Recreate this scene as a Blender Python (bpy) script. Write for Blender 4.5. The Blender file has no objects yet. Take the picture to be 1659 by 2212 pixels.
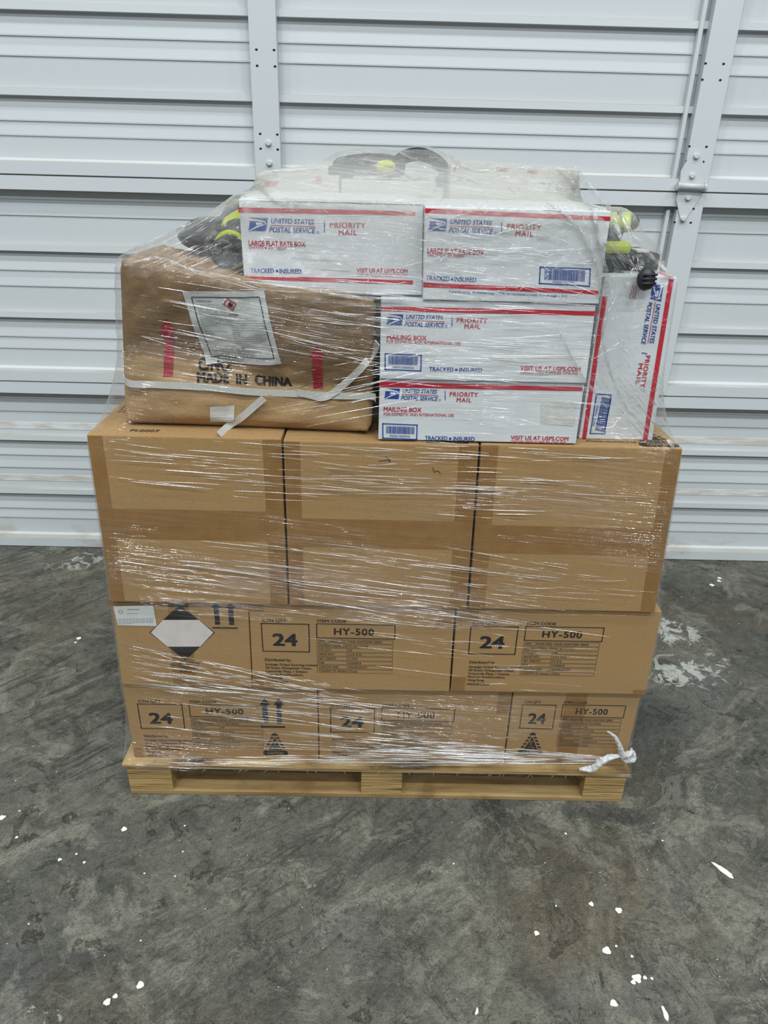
import bpy, bmesh, math, random
import numpy as np
from mathutils import Vector, Matrix
from mathutils.bvhtree import BVHTree
from mathutils import noise as mnoise

random.seed(7)
rng = np.random.default_rng(7)
sc = bpy.context.scene
COL = sc.collection

# ------------------------------------------------------------------ camera
CAM = Vector((-0.026, -1.266, 1.363))
YAW, PITCH, ROLL, FPX = math.radians(0.68), math.radians(25.86), math.radians(1.52), 1560.0
_f = Vector((math.sin(YAW) * math.cos(PITCH), math.cos(YAW) * math.cos(PITCH), -math.sin(PITCH)))
_r = Vector((math.cos(YAW), -math.sin(YAW), 0))
_u = _r.cross(_f)
RT = math.cos(ROLL) * _r + math.sin(ROLL) * _u
UP = -math.sin(ROLL) * _r + math.cos(ROLL) * _u
FW = _f
cd = bpy.data.cameras.new('camera')
cam = bpy.data.objects.new('camera', cd)
COL.objects.link(cam)
cd.sensor_fit = 'VERTICAL'
cd.sensor_height = 24.0
cd.lens = FPX / 2212 * 24.0
cd.clip_start = 0.02
m = Matrix((RT, UP, -FW)).transposed().to_4x4()
m.translation = CAM
cam.matrix_world = m
sc.camera = cam

def ray(px, py):
    px, py = float(px), float(py)
    return ((px - 829.5) / FPX) * RT - ((py - 1106.0) / FPX) * UP + FW
def onY(px, py, y):                       # world point where the sight line meets the plane y
    d = ray(px, py)
    return CAM + d * ((y - CAM.y) / d.y)
def onZ(px, py, z=0.0):
    d = ray(px, py)
    return CAM + d * ((z - CAM.z) / d.z)

# ------------------------------------------------------------------ world, lamps, exposure
sc.view_settings.view_transform = 'Standard'
sc.view_settings.look = 'None'
sc.view_settings.gamma = 1.0
sc.view_settings.use_curve_mapping = False
sc.view_settings.exposure = -1.08
sc.cycles.use_adaptive_sampling = True
sc.cycles.adaptive_threshold = 0.03
sc.cycles.max_bounces = 6
sc.cycles.diffuse_bounces = 3
sc.cycles.glossy_bounces = 3
sc.cycles.transparent_max_bounces = 48
sc.cycles.caustics_reflective = False
sc.cycles.caustics_refractive = False
sc.cycles.sample_clamp_indirect = 4.0
w = bpy.data.worlds.new('warehouse_air')
sc.world = w
w.use_nodes = True
w.node_tree.nodes['Background'].inputs[0].default_value = (0.80, 0.90, 1.0, 1)
w.node_tree.nodes['Background'].inputs[1].default_value = 0.45

def lamp(x, y, z, sx, sy, power, tilt=0.0):
    l = bpy.data.lights.new('ceiling_lamp', 'AREA')
    l.shape = 'RECTANGLE'
    l.size, l.size_y = sx, sy
    l.energy = power
    l.color = (0.93, 0.98, 1.0)
    o = bpy.data.objects.new('ceiling_lamp', l)
    o.location = (x, y, z)
    o.rotation_euler = (tilt, 0, 0)
    COL.objects.link(o)
for lx in (-5.2, -1.8, 1.6, 5.0):
    lamp(lx, -1.6, 7.6, 1.3, 0.28, 210)
    lamp(lx, -4.2, 7.6, 1.3, 0.28, 330, math.radians(8))
    lamp(lx + 1.7, -8.0, 7.6, 1.3, 0.28, 260, math.radians(20))  # far row added for more glints on the film

# ------------------------------------------------------------------ helpers: objects
def link(name, me, mats=(), parent=None):
    o = bpy.data.objects.new(name, me)
    COL.objects.link(o)
    for mt in mats if isinstance(mats, (list, tuple)) else [mats]:
        me.materials.append(mt)
    if parent is not None:
        o.parent = parent
        r = parent
        base = Vector(r.location)
        while r.parent:
            r = r.parent
            base = Vector(r.location)
        if parent.get('_origin') is None and parent.type == 'EMPTY':
            o.matrix_parent_inverse = Matrix.Translation(-base)
    return o
def obj(name, bm, mats, parent=None, smooth=False):
    me = bpy.data.meshes.new(name)
    bm.normal_update()
    bm.to_mesh(me)
    bm.free()
    if smooth:
        me.polygons.foreach_set('use_smooth', [True] * len(me.polygons))
    return link(name, me, mats, parent)
def thing(name, label, cat, loc, group=None):
    o = bpy.data.objects.new(name, None)
    COL.objects.link(o)
    o.empty_display_size = 0.05
    o.location = loc
    o['label'] = label
    o['category'] = cat
    if group:
        o['group'] = group
    return o
def tag(o, label, cat, group=None, kind=None):
    o['label'] = label
    o['category'] = cat
    if group:
        o['group'] = group
    if kind:
        o['kind'] = kind
    return o

def add_hexa(bm, c, mat=0):
    """c: 8 corners, front BL BR TR TL then back BL BR TR TL"""
    v = [bm.verts.new(p) for p in c]
    fs = []
    for q in ((0, 1, 2, 3), (5, 4, 7, 6), (4, 0, 3, 7), (1, 5, 6, 2), (3, 2, 6, 7), (4, 5, 1, 0)):
        f = bm.faces.new([v[i] for i in q])
        f.material_index = mat
        fs.append(f)
    return v, fs
def add_box(bm, x0, x1, y0, y1, z0, z1, bev=0.0, mat=0):
    c = [(x0, y0, z0), (x1, y0, z0), (x1, y0, z1), (x0, y0, z1), (x0, y1, z0), (x1, y1, z0), (x1, y1, z1), (x0, y1, z1)]
    v, fs = add_hexa(bm, [Vector(p) for p in c], mat)
    if bev:
        es = list({e for f in fs for e in f.edges})
        bmesh.ops.bevel(bm, geom=es, offset=bev, segments=2, affect='EDGES', profile=0.6)
def add_tube(bm, pts, rad, seg=8, cap=True, mat=0):
    pts = [Vector(p) for p in pts]
    n = len(pts)
    rad = [rad] * n if not hasattr(rad, '__len__') else rad
    rings = []
    prev = None
    for i in range(n):
        t = (pts[min(i + 1, n - 1)] - pts[max(i - 1, 0)])
        t.normalize()
        ref = Vector((0, 0, 1)) if abs(t.z) < 0.9 else Vector((0, 1, 0))
        a = t.cross(ref) if prev is None else (prev - t * prev.dot(t))
        a.normalize()
        prev = a
        b = t.cross(a)
        rings.append([bm.verts.new(pts[i] + (a * math.cos(2 * math.pi * k / seg) + b * math.sin(2 * math.pi * k / seg)) * rad[i]) for k in range(seg)])
    for i in range(n - 1):
        for k in range(seg):
            f = bm.faces.new((rings[i][k], rings[i][(k + 1) % seg], rings[i + 1][(k + 1) % seg], rings[i + 1][k]))
            f.material_index = mat
            f.smooth = True
    if cap:
        bm.faces.new(list(reversed(rings[0]))).material_index = mat
        bm.faces.new(rings[-1]).material_index = mat
def add_lathe(bm, org, axis, prof, seg=28, mat=0):
    """prof: list of (distance along axis, radius)"""
    axis = Vector(axis).normalized()
    ref = Vector((0, 0, 1)) if abs(axis.z) < 0.9 else Vector((1, 0, 0))
    a = axis.cross(ref).normalized()
    b = axis.cross(a)
    rings = []
    for d, r in prof:
        rings.append([bm.verts.new(Vector(org) + axis * d + (a * math.cos(2 * math.pi * k / seg) + b * math.sin(2 * math.pi * k / seg)) * max(r, 1e-4)) for k in range(seg)])
    for i in range(len(rings) - 1):
        for k in range(seg):
            f = bm.faces.new((rings[i][k], rings[i][(k + 1) % seg], rings[i + 1][(k + 1) % seg], rings[i + 1][k]))
            f.material_index = mat
            f.smooth = True
    bm.faces.new(list(reversed(rings[0])))
    bm.faces.new(rings[-1])

# ------------------------------------------------------------------ helpers: materials
class NT:
    def __init__(self, name):
        self.m = bpy.data.materials.new(name)
        self.m.use_nodes = True
        self.t = self.m.node_tree
        self.t.nodes.clear()
        self.out = self.n('ShaderNodeOutputMaterial')
    def n(self, typ, **kw):
        nd = self.t.nodes.new(typ)
        for k, v in kw.items():
            setattr(nd, k, v)
        return nd
    def set(self, nd, key, val):
        if hasattr(val, 'is_output') or isinstance(val, bpy.types.NodeSocket):
            self.t.links.new(val, nd.inputs[key])
        else:
            nd.inputs[key].default_value = val
    def coord(self):
        return self.n('ShaderNodeTexCoord').outputs['Object']
    def mapping(self, scale=(1, 1, 1), rot=(0, 0, 0), loc=(0, 0, 0), vec=None):
        src = vec if vec is not None else self.coord()
        if any(rot):
            m0 = self.n('ShaderNodeMapping')
            self.set(m0, 'Vector', src)
            m0.inputs['Rotation'].default_value = rot
            src = m0.outputs[0]
            rot = (0, 0, 0)
        mp = self.n('ShaderNodeMapping')
        self.set(mp, 'Vector', src)
        mp.inputs['Scale'].default_value = scale
        mp.inputs['Rotation'].default_value = rot
        mp.inputs['Location'].default_value = loc
        return mp.outputs[0]
    def noise(self, vec=None, scale=5.0, detail=3.0, rough=0.55, dist=0.0):
        nd = self.n('ShaderNodeTexNoise')
        self.set(nd, 'Vector', vec if vec is not None else self.coord())
        nd.inputs['Scale'].default_value = scale
        nd.inputs['Detail'].default_value = detail
        nd.inputs['Roughness'].default_value = rough
        nd.inputs['Distortion'].default_value = dist
        return nd.outputs[0]
    def ramp(self, fac, stops, interp='LINEAR'):
        nd = self.n('ShaderNodeValToRGB')
        nd.color_ramp.interpolation = interp
        el = nd.color_ramp.elements
        while len(el) < len(stops):
            el.new(0.5)
        for e, (p, c) in zip(el, stops):
            e.position = p
            e.color = (c[0], c[1], c[2], 1) if hasattr(c, '__len__') else (c, c, c, 1)
        self.set(nd, 0, fac)
        return nd.outputs[0]
    def mix(self, fac, a, b, mode='MIX'):
        nd = self.n('ShaderNodeMix', data_type='RGBA', blend_type=mode)
        self.set(nd, 0, fac)
        for k, v in ((6, a), (7, b)):
            if isinstance(v, (tuple, list)) and len(v) == 3:
                v = (*v, 1)
            elif isinstance(v, (int, float)):
                v = (v, v, v, 1)
            self.set(nd, k, v)
        return nd.outputs[2]
    def math(self, op, a, b=0.0, clamp=False):
        nd = self.n('ShaderNodeMath', operation=op, use_clamp=clamp)
        self.set(nd, 0, a)
        self.set(nd, 1, b)
        return nd.outputs[0]
    def maprange(self, v, a, b, c=0.0, d=1.0, smooth=False):
        nd = self.n('ShaderNodeMapRange')
        if smooth:
            nd.interpolation_type = 'SMOOTHSTEP'
        self.set(nd, 0, v)
        for i, x in enumerate((a, b, c, d)):
            nd.inputs[i + 1].default_value = x
        return nd.outputs[0]
    def bump(self, h, strength=0.3, dist=0.01, normal=None):
        nd = self.n('ShaderNodeBump')
        nd.inputs['Strength'].default_value = strength
        nd.inputs['Distance'].default_value = dist
        self.set(nd, 'Height', h)
        if normal is not None:
            self.set(nd, 'Normal', normal)
        return nd.outputs[0]
    def principled(self, color, rough=0.5, spec=0.5, normal=None, metal=0.0):
        nd = self.n('ShaderNodeBsdfPrincipled')
        if isinstance(color, (tuple, list)) and len(color) == 3:
            color = (*color, 1)
        self.set(nd, 'Base Color', color)
        self.set(nd, 'Roughness', rough)
        self.set(nd, 'Specular IOR Level', spec)
        nd.inputs['Metallic'].default_value = metal
        if normal is not None:
            self.set(nd, 'Normal', normal)
        return nd.outputs[0]
    def done(self, shader):
        self.t.links.new(shader, self.out.inputs[0])
        return self.m
    def sep(self, vec=None):
        nd = self.n('ShaderNodeSeparateXYZ')
        self.set(nd, 0, vec if vec is not None else self.coord())
        return nd.outputs

def plain(name, col, rough=0.5, spec=0.5, var=0.12, nscale=30, bump=0.0, metal=0.0):
    k = NT(name)
    nz = k.noise(scale=nscale, detail=4)
    c = k.mix(k.maprange(nz, 0.3, 0.7), tuple(x * (1 - var) for x in col), tuple(min(1, x * (1 + var)) for x in col))
    nrm = k.bump(k.noise(scale=nscale * 3, detail=3), bump, 0.004) if bump else None
    return k.done(k.principled(c, rough, spec, nrm, metal))

def mat_cardboard(name, col, corr=0.25, dents=0.0, fold_shade=False):
    k = NT(name)
    fib = k.noise(k.mapping((180, 180, 420)), 1.0, 4, 0.65)
    big = k.noise(scale=4.0, detail=4)
    c = k.mix(k.maprange(fib, 0.25, 0.75), tuple(x * 0.86 for x in col), tuple(x * 1.12 for x in col))
    c = k.mix(k.maprange(big, 0.35, 0.75, 0, 0.35), c, tuple(x * 0.80 for x in col))
    sp = k.noise(scale=260, detail=2)
    c = k.mix(k.maprange(sp, 0.60, 0.72, 0, 0.5), c, tuple(x * 0.62 for x in col))
    if fold_shade:                               # shade above the fold, painted into the upper half of the battered carton
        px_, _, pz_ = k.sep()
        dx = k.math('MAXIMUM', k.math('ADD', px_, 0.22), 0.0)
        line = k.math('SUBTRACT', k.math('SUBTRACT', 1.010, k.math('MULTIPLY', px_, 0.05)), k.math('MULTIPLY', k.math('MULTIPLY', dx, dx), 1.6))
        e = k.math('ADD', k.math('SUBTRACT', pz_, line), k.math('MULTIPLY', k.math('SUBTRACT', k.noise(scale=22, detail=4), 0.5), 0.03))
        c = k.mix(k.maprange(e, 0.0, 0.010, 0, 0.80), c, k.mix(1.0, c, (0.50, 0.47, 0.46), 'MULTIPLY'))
    wv = k.n('ShaderNodeTexWave', wave_type='BANDS', bands_direction='X')
    k.set(wv, 'Vector', k.mapping((1, 1, 1)))
    wv.inputs['Scale'].default_value = 52
    wv.inputs['Distortion'].default_value = 0.8
    h = k.math('ADD', k.math('MULTIPLY', wv.outputs['Fac'], corr), k.math('MULTIPLY', fib, 0.5))
    nrm = k.bump(h, 0.12, 0.003)
    if dents:
        dn = k.noise(k.mapping((9, 9, 16)), 1.0, 5, 0.6, 0.6)
        nrm = k.bump(dn, dents, 0.02, nrm)
        cr = k.n('ShaderNodeTexVoronoi', feature='DISTANCE_TO_EDGE')
        k.set(cr, 'Vector', k.mapping((20, 20, 30)))
        cr.inputs['Scale'].default_value = 2.2
        nrm = k.bump(k.maprange(cr.outputs[0], 0, 0.05), 0.10, 0.004, nrm)
    return k.done(k.principled(c, 0.72, 0.22, nrm))

M = {}
M['board'] = mat_cardboard('carton_cardboard', (0.385, 0.236, 0.100), 0.07)
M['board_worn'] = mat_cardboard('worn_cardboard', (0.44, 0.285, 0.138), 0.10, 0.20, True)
M['board_edge'] = plain('cardboard_cut_edge', (0.30, 0.19, 0.09), 0.85, 0.2)

def mat_tape():
    k = NT('brown_packing_tape')
    nz = k.noise(k.mapping((30, 30, 30)), 1.0, 4)
    wv = k.n('ShaderNodeTexWave', wave_type='BANDS', bands_direction='X')
    wv.inputs['Scale'].default_value = 52
    wv.inputs['Distortion'].default_value = 1.5
    k.set(wv, 'Vector', k.coord())
    f = k.math('ADD', k.math('MULTIPLY', nz, 0.8), k.math('MULTIPLY', wv.outputs['Fac'], 0.12))
    c = k.mix(k.maprange(f, 0.25, 0.8), (0.235, 0.120, 0.037), (0.315, 0.172, 0.060))
    nrm = k.bump(f, 0.15, 0.004)
    return k.done(k.principled(c, 0.38, 0.4, nrm))
M['tape'] = mat_tape()
M['clear_tape'] = plain('dull_clear_tape', (0.62, 0.62, 0.58), 0.25, 0.5, 0.1, 60, 0.2)
M['white_board'] = plain('white_coated_board', (0.665, 0.685, 0.695), 0.42, 0.4, 0.03, 18, 0.03)
M['old_white'] = plain('dusty_white_board', (0.55, 0.53, 0.48), 0.6, 0.3, 0.06, 18, 0.03)
M['paper'] = plain('white_label_paper', (0.62, 0.64, 0.62), 0.6, 0.3, 0.03, 30, 0.05)
M['ink'] = plain('black_ink', (0.018, 0.018, 0.02), 0.6, 0.25, 0.15, 40)
M['ink_soft'] = plain('worn_black_ink', (0.05, 0.042, 0.035), 0.7, 0.2, 0.25, 60)
M['red'] = plain('red_ink', (0.50, 0.018, 0.035), 0.5, 0.35, 0.05, 30)
M['crimson'] = plain('crimson_ink', (0.38, 0.02, 0.035), 0.6, 0.25, 0.12, 60)
M['blue'] = plain('blue_ink', (0.012, 0.065, 0.30), 0.5, 0.35, 0.05, 30)
M['patch'] = plain('grey_patch_ink', (0.66, 0.60, 0.56), 0.6, 0.3, 0.06, 40)
M['lime'] = plain('lime_plastic', (0.48, 0.56, 0.02), 0.35, 0.5, 0.06, 40)
M['black'] = plain('black_rubber', (0.018, 0.02, 0.024), 0.45, 0.45, 0.2, 60, 0.2)
M['grey'] = plain('dark_grey_plastic', (0.05, 0.055, 0.06), 0.4, 0.5, 0.1, 50)
M['metal'] = plain('brushed_steel', (0.5, 0.5, 0.5), 0.3, 0.5, 0.1, 60, 0, 1.0)
M['strap'] = plain('white_strapping', (0.62, 0.61, 0.56), 0.45, 0.4, 0.08, 300, 0.35)
M['paint'] = plain('white_paint_drop', (0.80, 0.78, 0.70), 0.5, 0.4, 0.06, 60)
M['seam'] = plain('shadow_gap_black', (0.02, 0.02, 0.02), 0.8, 0.2)
M['bark'] = plain('dry_leaf', (0.09, 0.055, 0.03), 0.8, 0.2, 0.3, 200)

def mat_door():
    k = NT('white_door_paint')
    z = k.sep()[2]
    n1 = k.noise(k.mapping((1.2, 1, 0.6)), 1.0, 5)
    c = k.mix(k.maprange(n1, 0.3, 0.7), (0.555, 0.590, 0.605), (0.590, 0.625, 0.640))
    dirt = k.noise(k.mapping((5, 5, 14)), 1.0, 6, 0.65)
    low = k.maprange(z, 0.16, 0.03)
    f = k.math('MULTIPLY', low, k.maprange(dirt, 0.52, 0.72), True)
    c = k.mix(k.math('MULTIPLY', f, 0.75), c, (0.34, 0.27, 0.17))
    g = k.n('ShaderNodeNewGeometry')
    nz = k.n('ShaderNodeSeparateXYZ')
    k.set(nz, 0, g.outputs['Normal'])
    dust = k.maprange(nz.outputs[2], 0.55, 0.9)
    c = k.mix(k.math('MULTIPLY', dust, k.maprange(n1, 0.35, 0.6, 0.25, 0.75)), c, (0.30, 0.24, 0.17))
    sc_ = k.noise(k.mapping((7, 7, 60)), 1.0, 4)
    c = k.mix(k.maprange(sc_, 0.72, 0.78, 0, 0.35), c, (0.8, 0.82, 0.82))
    nrm = k.bump(k.noise(k.mapping((2, 1, 3)), 1.0, 3), 0.05, 0.02)
    return k.done(k.principled(c, 0.42, 0.4, nrm))
M['door'] = mat_door()
def mat_scuff():
    k = NT('old_tape_residue')
    nz = k.noise(k.mapping((9, 9, 50)), 1.0, 5)
    c = k.mix(k.maprange(nz, 0.40, 0.62), (0.56, 0.53, 0.46), (0.72, 0.75, 0.75))
    return k.done(k.principled(c, 0.6, 0.3))
M['scuff'] = mat_scuff()

def mat_concrete(patches):
    k = NT('stained_concrete')
    P = k.coord()
    n_big = k.noise(P, 1.3, 7, 0.62, 0.9)
    n_mid = k.noise(P, 5.5, 9, 0.66, 1.1)
    n_fine = k.noise(P, 42, 7, 0.72)
    c = k.ramp(n_big, [(0.32, (0.062, 0.062, 0.056)), (0.45, (0.096, 0.097, 0.087)), (0.58, (0.138, 0.138, 0.118)), (0.72, (0.125, 0.115, 0.092))])
    c = k.mix(k.maprange(n_mid, 0.48, 0.64, 0, 0.70), c, (0.050, 0.050, 0.047))
    lt = k.noise(P, 3.6, 11, 0.70, 1.6)
    c = k.mix(k.maprange(lt, 0.52, 0.60, 0, 0.70), c, (0.22, 0.217, 0.185))
    rust = k.noise(k.mapping((1, 1, 1), (0, 0, 0), (4, 2, 0)), 1.9, 6)
    c = k.mix(k.maprange(rust, 0.54, 0.68, 0, 0.55), c, (0.115, 0.092, 0.064))
    blu = k.noise(k.mapping((1, 1, 1), (0, 0, 0), (9, 5, 0)), 1.7, 8, 0.65)
    c = k.mix(k.maprange(blu, 0.53, 0.66, 0, 0.55), c, (0.122, 0.127, 0.140))
    # trowel and drag scratches, two directions
    s1 = k.noise(k.mapping((5.0, 30, 1), (0, 0, math.radians(-42))), 1.0, 7, 0.68, 1.0)
    s2 = k.noise(k.mapping((2.0, 60, 1), (0, 0, math.radians(55)), (3, 7, 0)), 1.0, 5, 0.6)
    ms = k.noise(P, 1.7, 4)
    d1 = k.math('MULTIPLY', k.math('MULTIPLY', k.maprange(s1, 0.54, 0.62), k.maprange(ms, 0.42, 0.56)), k.maprange(k.sep(P)[0], 0.25, -0.55, 0.30, 1.45))
    d1 = k.math('MULTIPLY', d1, k.maprange(k.sep(P)[1], -0.75, 0.05, 0.25, 1.0))
    d2 = k.math('MULTIPLY', k.maprange(s2, 0.60, 0.68), k.maprange(ms, 0.56, 0.44))
    c = k.mix(k.math('MULTIPLY', d1, 0.34), c, (0.040, 0.040, 0.039))
    c = k.mix(k.math('MULTIPLY', d2, 0.32), c, (0.20, 0.20, 0.18))
    vo = k.n('ShaderNodeTexVoronoi', feature='F1')
    k.set(vo, 'Vector', P)
    vo.inputs['Scale'].default_value = 14
    c = k.mix(k.maprange(vo.outputs[0], 0.045, 0.02, 0, 0.35), c, (0.27, 0.265, 0.235))
    c = k.mix(k.maprange(n_fine, 0.40, 0.66, 0.0, 0.75), c, k.mix(1.0, c, (1.75, 1.75, 1.68), 'MULTIPLY'))
    c = k.mix(k.maprange(k.noise(P, 120, 5, 0.75), 0.50, 0.64, 0, 0.65), c, k.mix(1.0, c, (0.46, 0.46, 0.45), 'MULTIPLY'))
    fk = k.noise(P, 7.5, 11, 0.72, 1.3)
    fm = k.noise(P, 2.1, 3)
    flake = k.math('MULTIPLY', k.maprange(fk, 0.545, 0.565), k.maprange(fm, 0.44, 0.60))
    c = k.mix(k.math('MULTIPLY', flake, 0.42), c, (0.235, 0.232, 0.200))
    pit = k.math('MULTIPLY', k.maprange(k.noise(P, 11, 11, 0.74, 0.8), 0.585, 0.61), k.maprange(fm, 0.60, 0.42))
    c = k.mix(k.math('MULTIPLY', pit, 0.55), c, (0.040, 0.039, 0.035))
    gr = k.noise(P, 300, 3, 0.7)
    c = k.mix(1.0, c, k.ramp(gr, [(0.30, 0.62), (0.70, 1.30)]), 'MULTIPLY')
    c = k.mix(1.0, c, (0.85, 0.83, 0.775), 'MULTIPLY')
    # patches of old flaking paint and scraped laitance
    tot = None
    for (p, rad, amt, sx) in patches:
        vm = k.n('ShaderNodeVectorMath', operation='DISTANCE')
        k.set(vm, 0, k.mapping((1, sx, 1)))
        vm.inputs[1].default_value = (p[0], p[1] * sx, 0)
        f = k.maprange(vm.outputs[1], rad, rad * 0.25, 0, amt)
        tot = f if tot is None else k.math('MAXIMUM', tot, f)
    pn = k.noise(P, 17, 9, 0.70, 1.2)
    thr = k.math('ADD', pn, k.math('MULTIPLY', tot, 0.26))
    hit = k.math('MULTIPLY', k.maprange(thr, 0.70, 0.73), k.maprange(tot, 0.02, 0.2))
    pc = k.mix(k.maprange(tot, 0.45, 0.85), (0.22, 0.218, 0.185), (0.46, 0.46, 0.41))
    pc = k.mix(k.maprange(n_fine, 0.4, 0.62, 0, 0.5), pc, k.mix(1.0, pc, (0.6, 0.6, 0.6), 'MULTIPLY'))
    c = k.mix(hit, c, pc)
    h = k.math('ADD', k.math('MULTIPLY', n_mid, 0.6), k.math('ADD', k.math('MULTIPLY', n_fine, 0.3), k.math('MULTIPLY', hit, 0.2)))
    h = k.math('SUBTRACT', h, k.math('ADD', k.math('MULTIPLY', d1, 0.35), k.math('SUBTRACT', k.math('MULTIPLY', pit, 0.3), k.math('MULTIPLY', flake, 0.15))))
    nrm = k.bump(h, 0.7, 0.016)
    rg = k.maprange(n_mid, 0.3, 0.7, 0.45, 0.68)
    return k.done(k.principled(c, rg, 0.30, nrm))

def mat_ply():
    k = NT('plywood_edge')
    z = k.mapping((4, 4, 260))
    l = k.noise(z, 1.0, 3, 0.65)
    c = k.ramp(l, [(0.36, (0.07, 0.038, 0.014)), (0.44, (0.29, 0.18, 0.066)), (0.52, (0.43, 0.29, 0.115)), (0.66, (0.53, 0.38, 0.17))])
    s = k.noise(k.mapping((22, 22, 160)), 1.0, 5, 0.7)
    c = k.mix(k.maprange(s, 0.60, 0.72, 0, 0.85), c, (0.10, 0.055, 0.02))
    d = k.noise(scale=9, detail=5)
    c = k.mix(k.maprange(d, 0.55, 0.75, 0, 0.4), c, (0.22, 0.14, 0.06))
    return k.done(k.principled(c, 0.75, 0.25, k.bump(s, 0.4, 0.004)))
M['ply'] = mat_ply()
def mat_deck():
    k = NT('plywood_face')
    g = k.noise(k.mapping((5, 40, 40)), 1.0, 5, 0.6, 0.5)
    c = k.ramp(g, [(0.3, (0.19, 0.115, 0.045)), (0.5, (0.30, 0.195, 0.082)), (0.7, (0.37, 0.255, 0.115))])
    d = k.noise(scale=14, detail=6)
    c = k.mix(k.maprange(d, 0.55, 0.68, 0, 0.6), c, (0.16, 0.09, 0.04))
    return k.done(k.principled(c, 0.7, 0.25, k.bump(g, 0.2, 0.004)))
M['deck'] = mat_deck()

def mat_film(name, rope=False, pleat=False):
    k = NT(name)
    if rope:
        nz = k.noise(k.mapping((60, 60, 200)), 1.0, 4)
        nrm = k.bump(nz, 0.8, 0.004)
        g = k.n('ShaderNodeBsdfGlossy')
        g.inputs['Roughness'].default_value = 0.18
        g.inputs['Color'].default_value = (0.9, 0.9, 0.9, 1)
        k.set(g, 'Normal', nrm)
        d = k.n('ShaderNodeBsdfDiffuse')
        d.inputs['Color'].default_value = (0.74, 0.75, 0.74, 1)
        t = k.n('ShaderNodeBsdfTransparent')
        a = k.n('ShaderNodeMixShader')
        k.set(a, 0, 0.10)
        k.set(a, 1, d.outputs[0])
        k.set(a, 2, g.outputs[0])
        b = k.n('ShaderNodeMixShader')
        k.set(b, 0, k.maprange(nz, 0.35, 0.65, 0.30, 0.88))
        k.set(b, 1, t.outputs[0])
        k.set(b, 2, a.outputs[0])
        return k.done(b.outputs[0])
    if pleat:
        nz = k.noise(k.mapping((13, 13, 150)), 1.0, 3)
        g = k.n('ShaderNodeBsdfGlossy')
        g.inputs['Roughness'].default_value = 0.20
        g.inputs['Color'].default_value = (1, 1, 1, 1)
        t = k.n('ShaderNodeBsdfTransparent')
        b = k.n('ShaderNodeMixShader')
        k.set(b, 0, k.maprange(nz, 0.43, 0.64, 0.01, 0.66))
        k.set(b, 1, t.outputs[0])
        d = k.n('ShaderNodeBsdfDiffuse')
        d.inputs['Color'].default_value = (0.85, 0.86, 0.86, 1)
        gd = k.n('ShaderNodeMixShader')
        k.set(gd, 0, 0.20)
        k.set(gd, 1, g.outputs[0])
        k.set(gd, 2, d.outputs[0])
        k.set(b, 2, gd.outputs[0])
        return k.done(b.outputs[0])
    P = k.coord()
    z = k.sep(P)[2]
    top = k.maprange(z, 1.02, 1.25, 0, 1, True)
    area = k.noise(k.mapping((1.6, 1.6, 6.0), (0, math.radians(-6), 0), (3, 1, 5)), 1.0, 3)
    A = k.noise(k.mapping((1.5, 1.5, 210), (0, math.radians(-5), 0)), 1.0, 2, 0.5, 0.10)
    B = k.noise(k.mapping((2.4, 2.4, 120), (0, math.radians(-9), 0), (2, 1, 3)), 1.0, 2, 0.5, 0.15)
    A2 = k.math('ABSOLUTE', k.math('SUBTRACT', A, 0.5))
    S = k.math('ADD', k.math('MULTIPLY', k.maprange(A2, 0.0, 0.10, 1, 0), 0.45), k.math('MULTIPLY', B, 0.8))
    vo = k.n('ShaderNodeTexVoronoi', feature='F1')
    k.set(vo, 'Vector', k.mapping((34, 34, 46), (0.2, 0.5, 0.1)))
    vo.inputs['Scale'].default_value = 1.0
    Cn = k.noise(k.mapping((30, 30, 38), (0.3, 0.6, 0.2)), 1.0, 4, 0.6, 1.2)
    Ck = k.math('ADD', k.math('MULTIPLY', vo.outputs[0], 0.5), k.math('MULTIPLY', Cn, 0.8))
    sb = k.n('ShaderNodeBump')
    k.set(sb, 'Strength', k.maprange(area, 0.42, 0.62, 0.12, 0.75))
    sb.inputs['Distance'].default_value = 0.006
    k.set(sb, 'Height', S)
    cb = k.n('ShaderNodeBump')
    k.set(cb, 'Strength', k.maprange(top, 0, 1, 0.03, 0.95))
    cb.inputs['Distance'].default_value = 0.014
    k.set(cb, 'Height', Ck)
    k.set(cb, 'Normal', sb.outputs[0])
    g = k.n('ShaderNodeBsdfGlossy')
    g.inputs['Roughness'].default_value = 0.09
    k.set(g, 'Normal', cb.outputs[0])
    t = k.n('ShaderNodeBsdfTransparent')
    lw = k.n('ShaderNodeLayerWeight')
    lw.inputs['Blend'].default_value = 0.30
    rim = k.math('POWER', lw.outputs['Facing'], 2.0)
    gf = k.math('ADD', k.math('MULTIPLY', rim, 0.30), k.math('ADD', k.maprange(area, 0.40, 0.65, 0.012, 0.085), k.math('MULTIPLY', top, 0.07)))
    a = k.n('ShaderNodeMixShader')
    k.set(a, 0, gf)
    k.set(a, 1, t.outputs[0])
    k.set(a, 2, g.outputs[0])
    d = k.n('ShaderNodeBsdfDiffuse')
    d.inputs['Color'].default_value = (0.72, 0.71, 0.66, 1)
    tl = k.n('ShaderNodeBsdfTranslucent')
    tl.inputs['Color'].default_value = (0.72, 0.71, 0.66, 1)
    dd = k.n('ShaderNodeMixShader')
    k.set(dd, 0, 0.4)
    k.set(dd, 1, d.outputs[0])
    k.set(dd, 2, tl.outputs[0])
    lines = k.math('MULTIPLY', k.maprange(A2, 0.03, 0.0), k.maprange(area, 0.42, 0.62, 0.02, 0.22))
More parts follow.
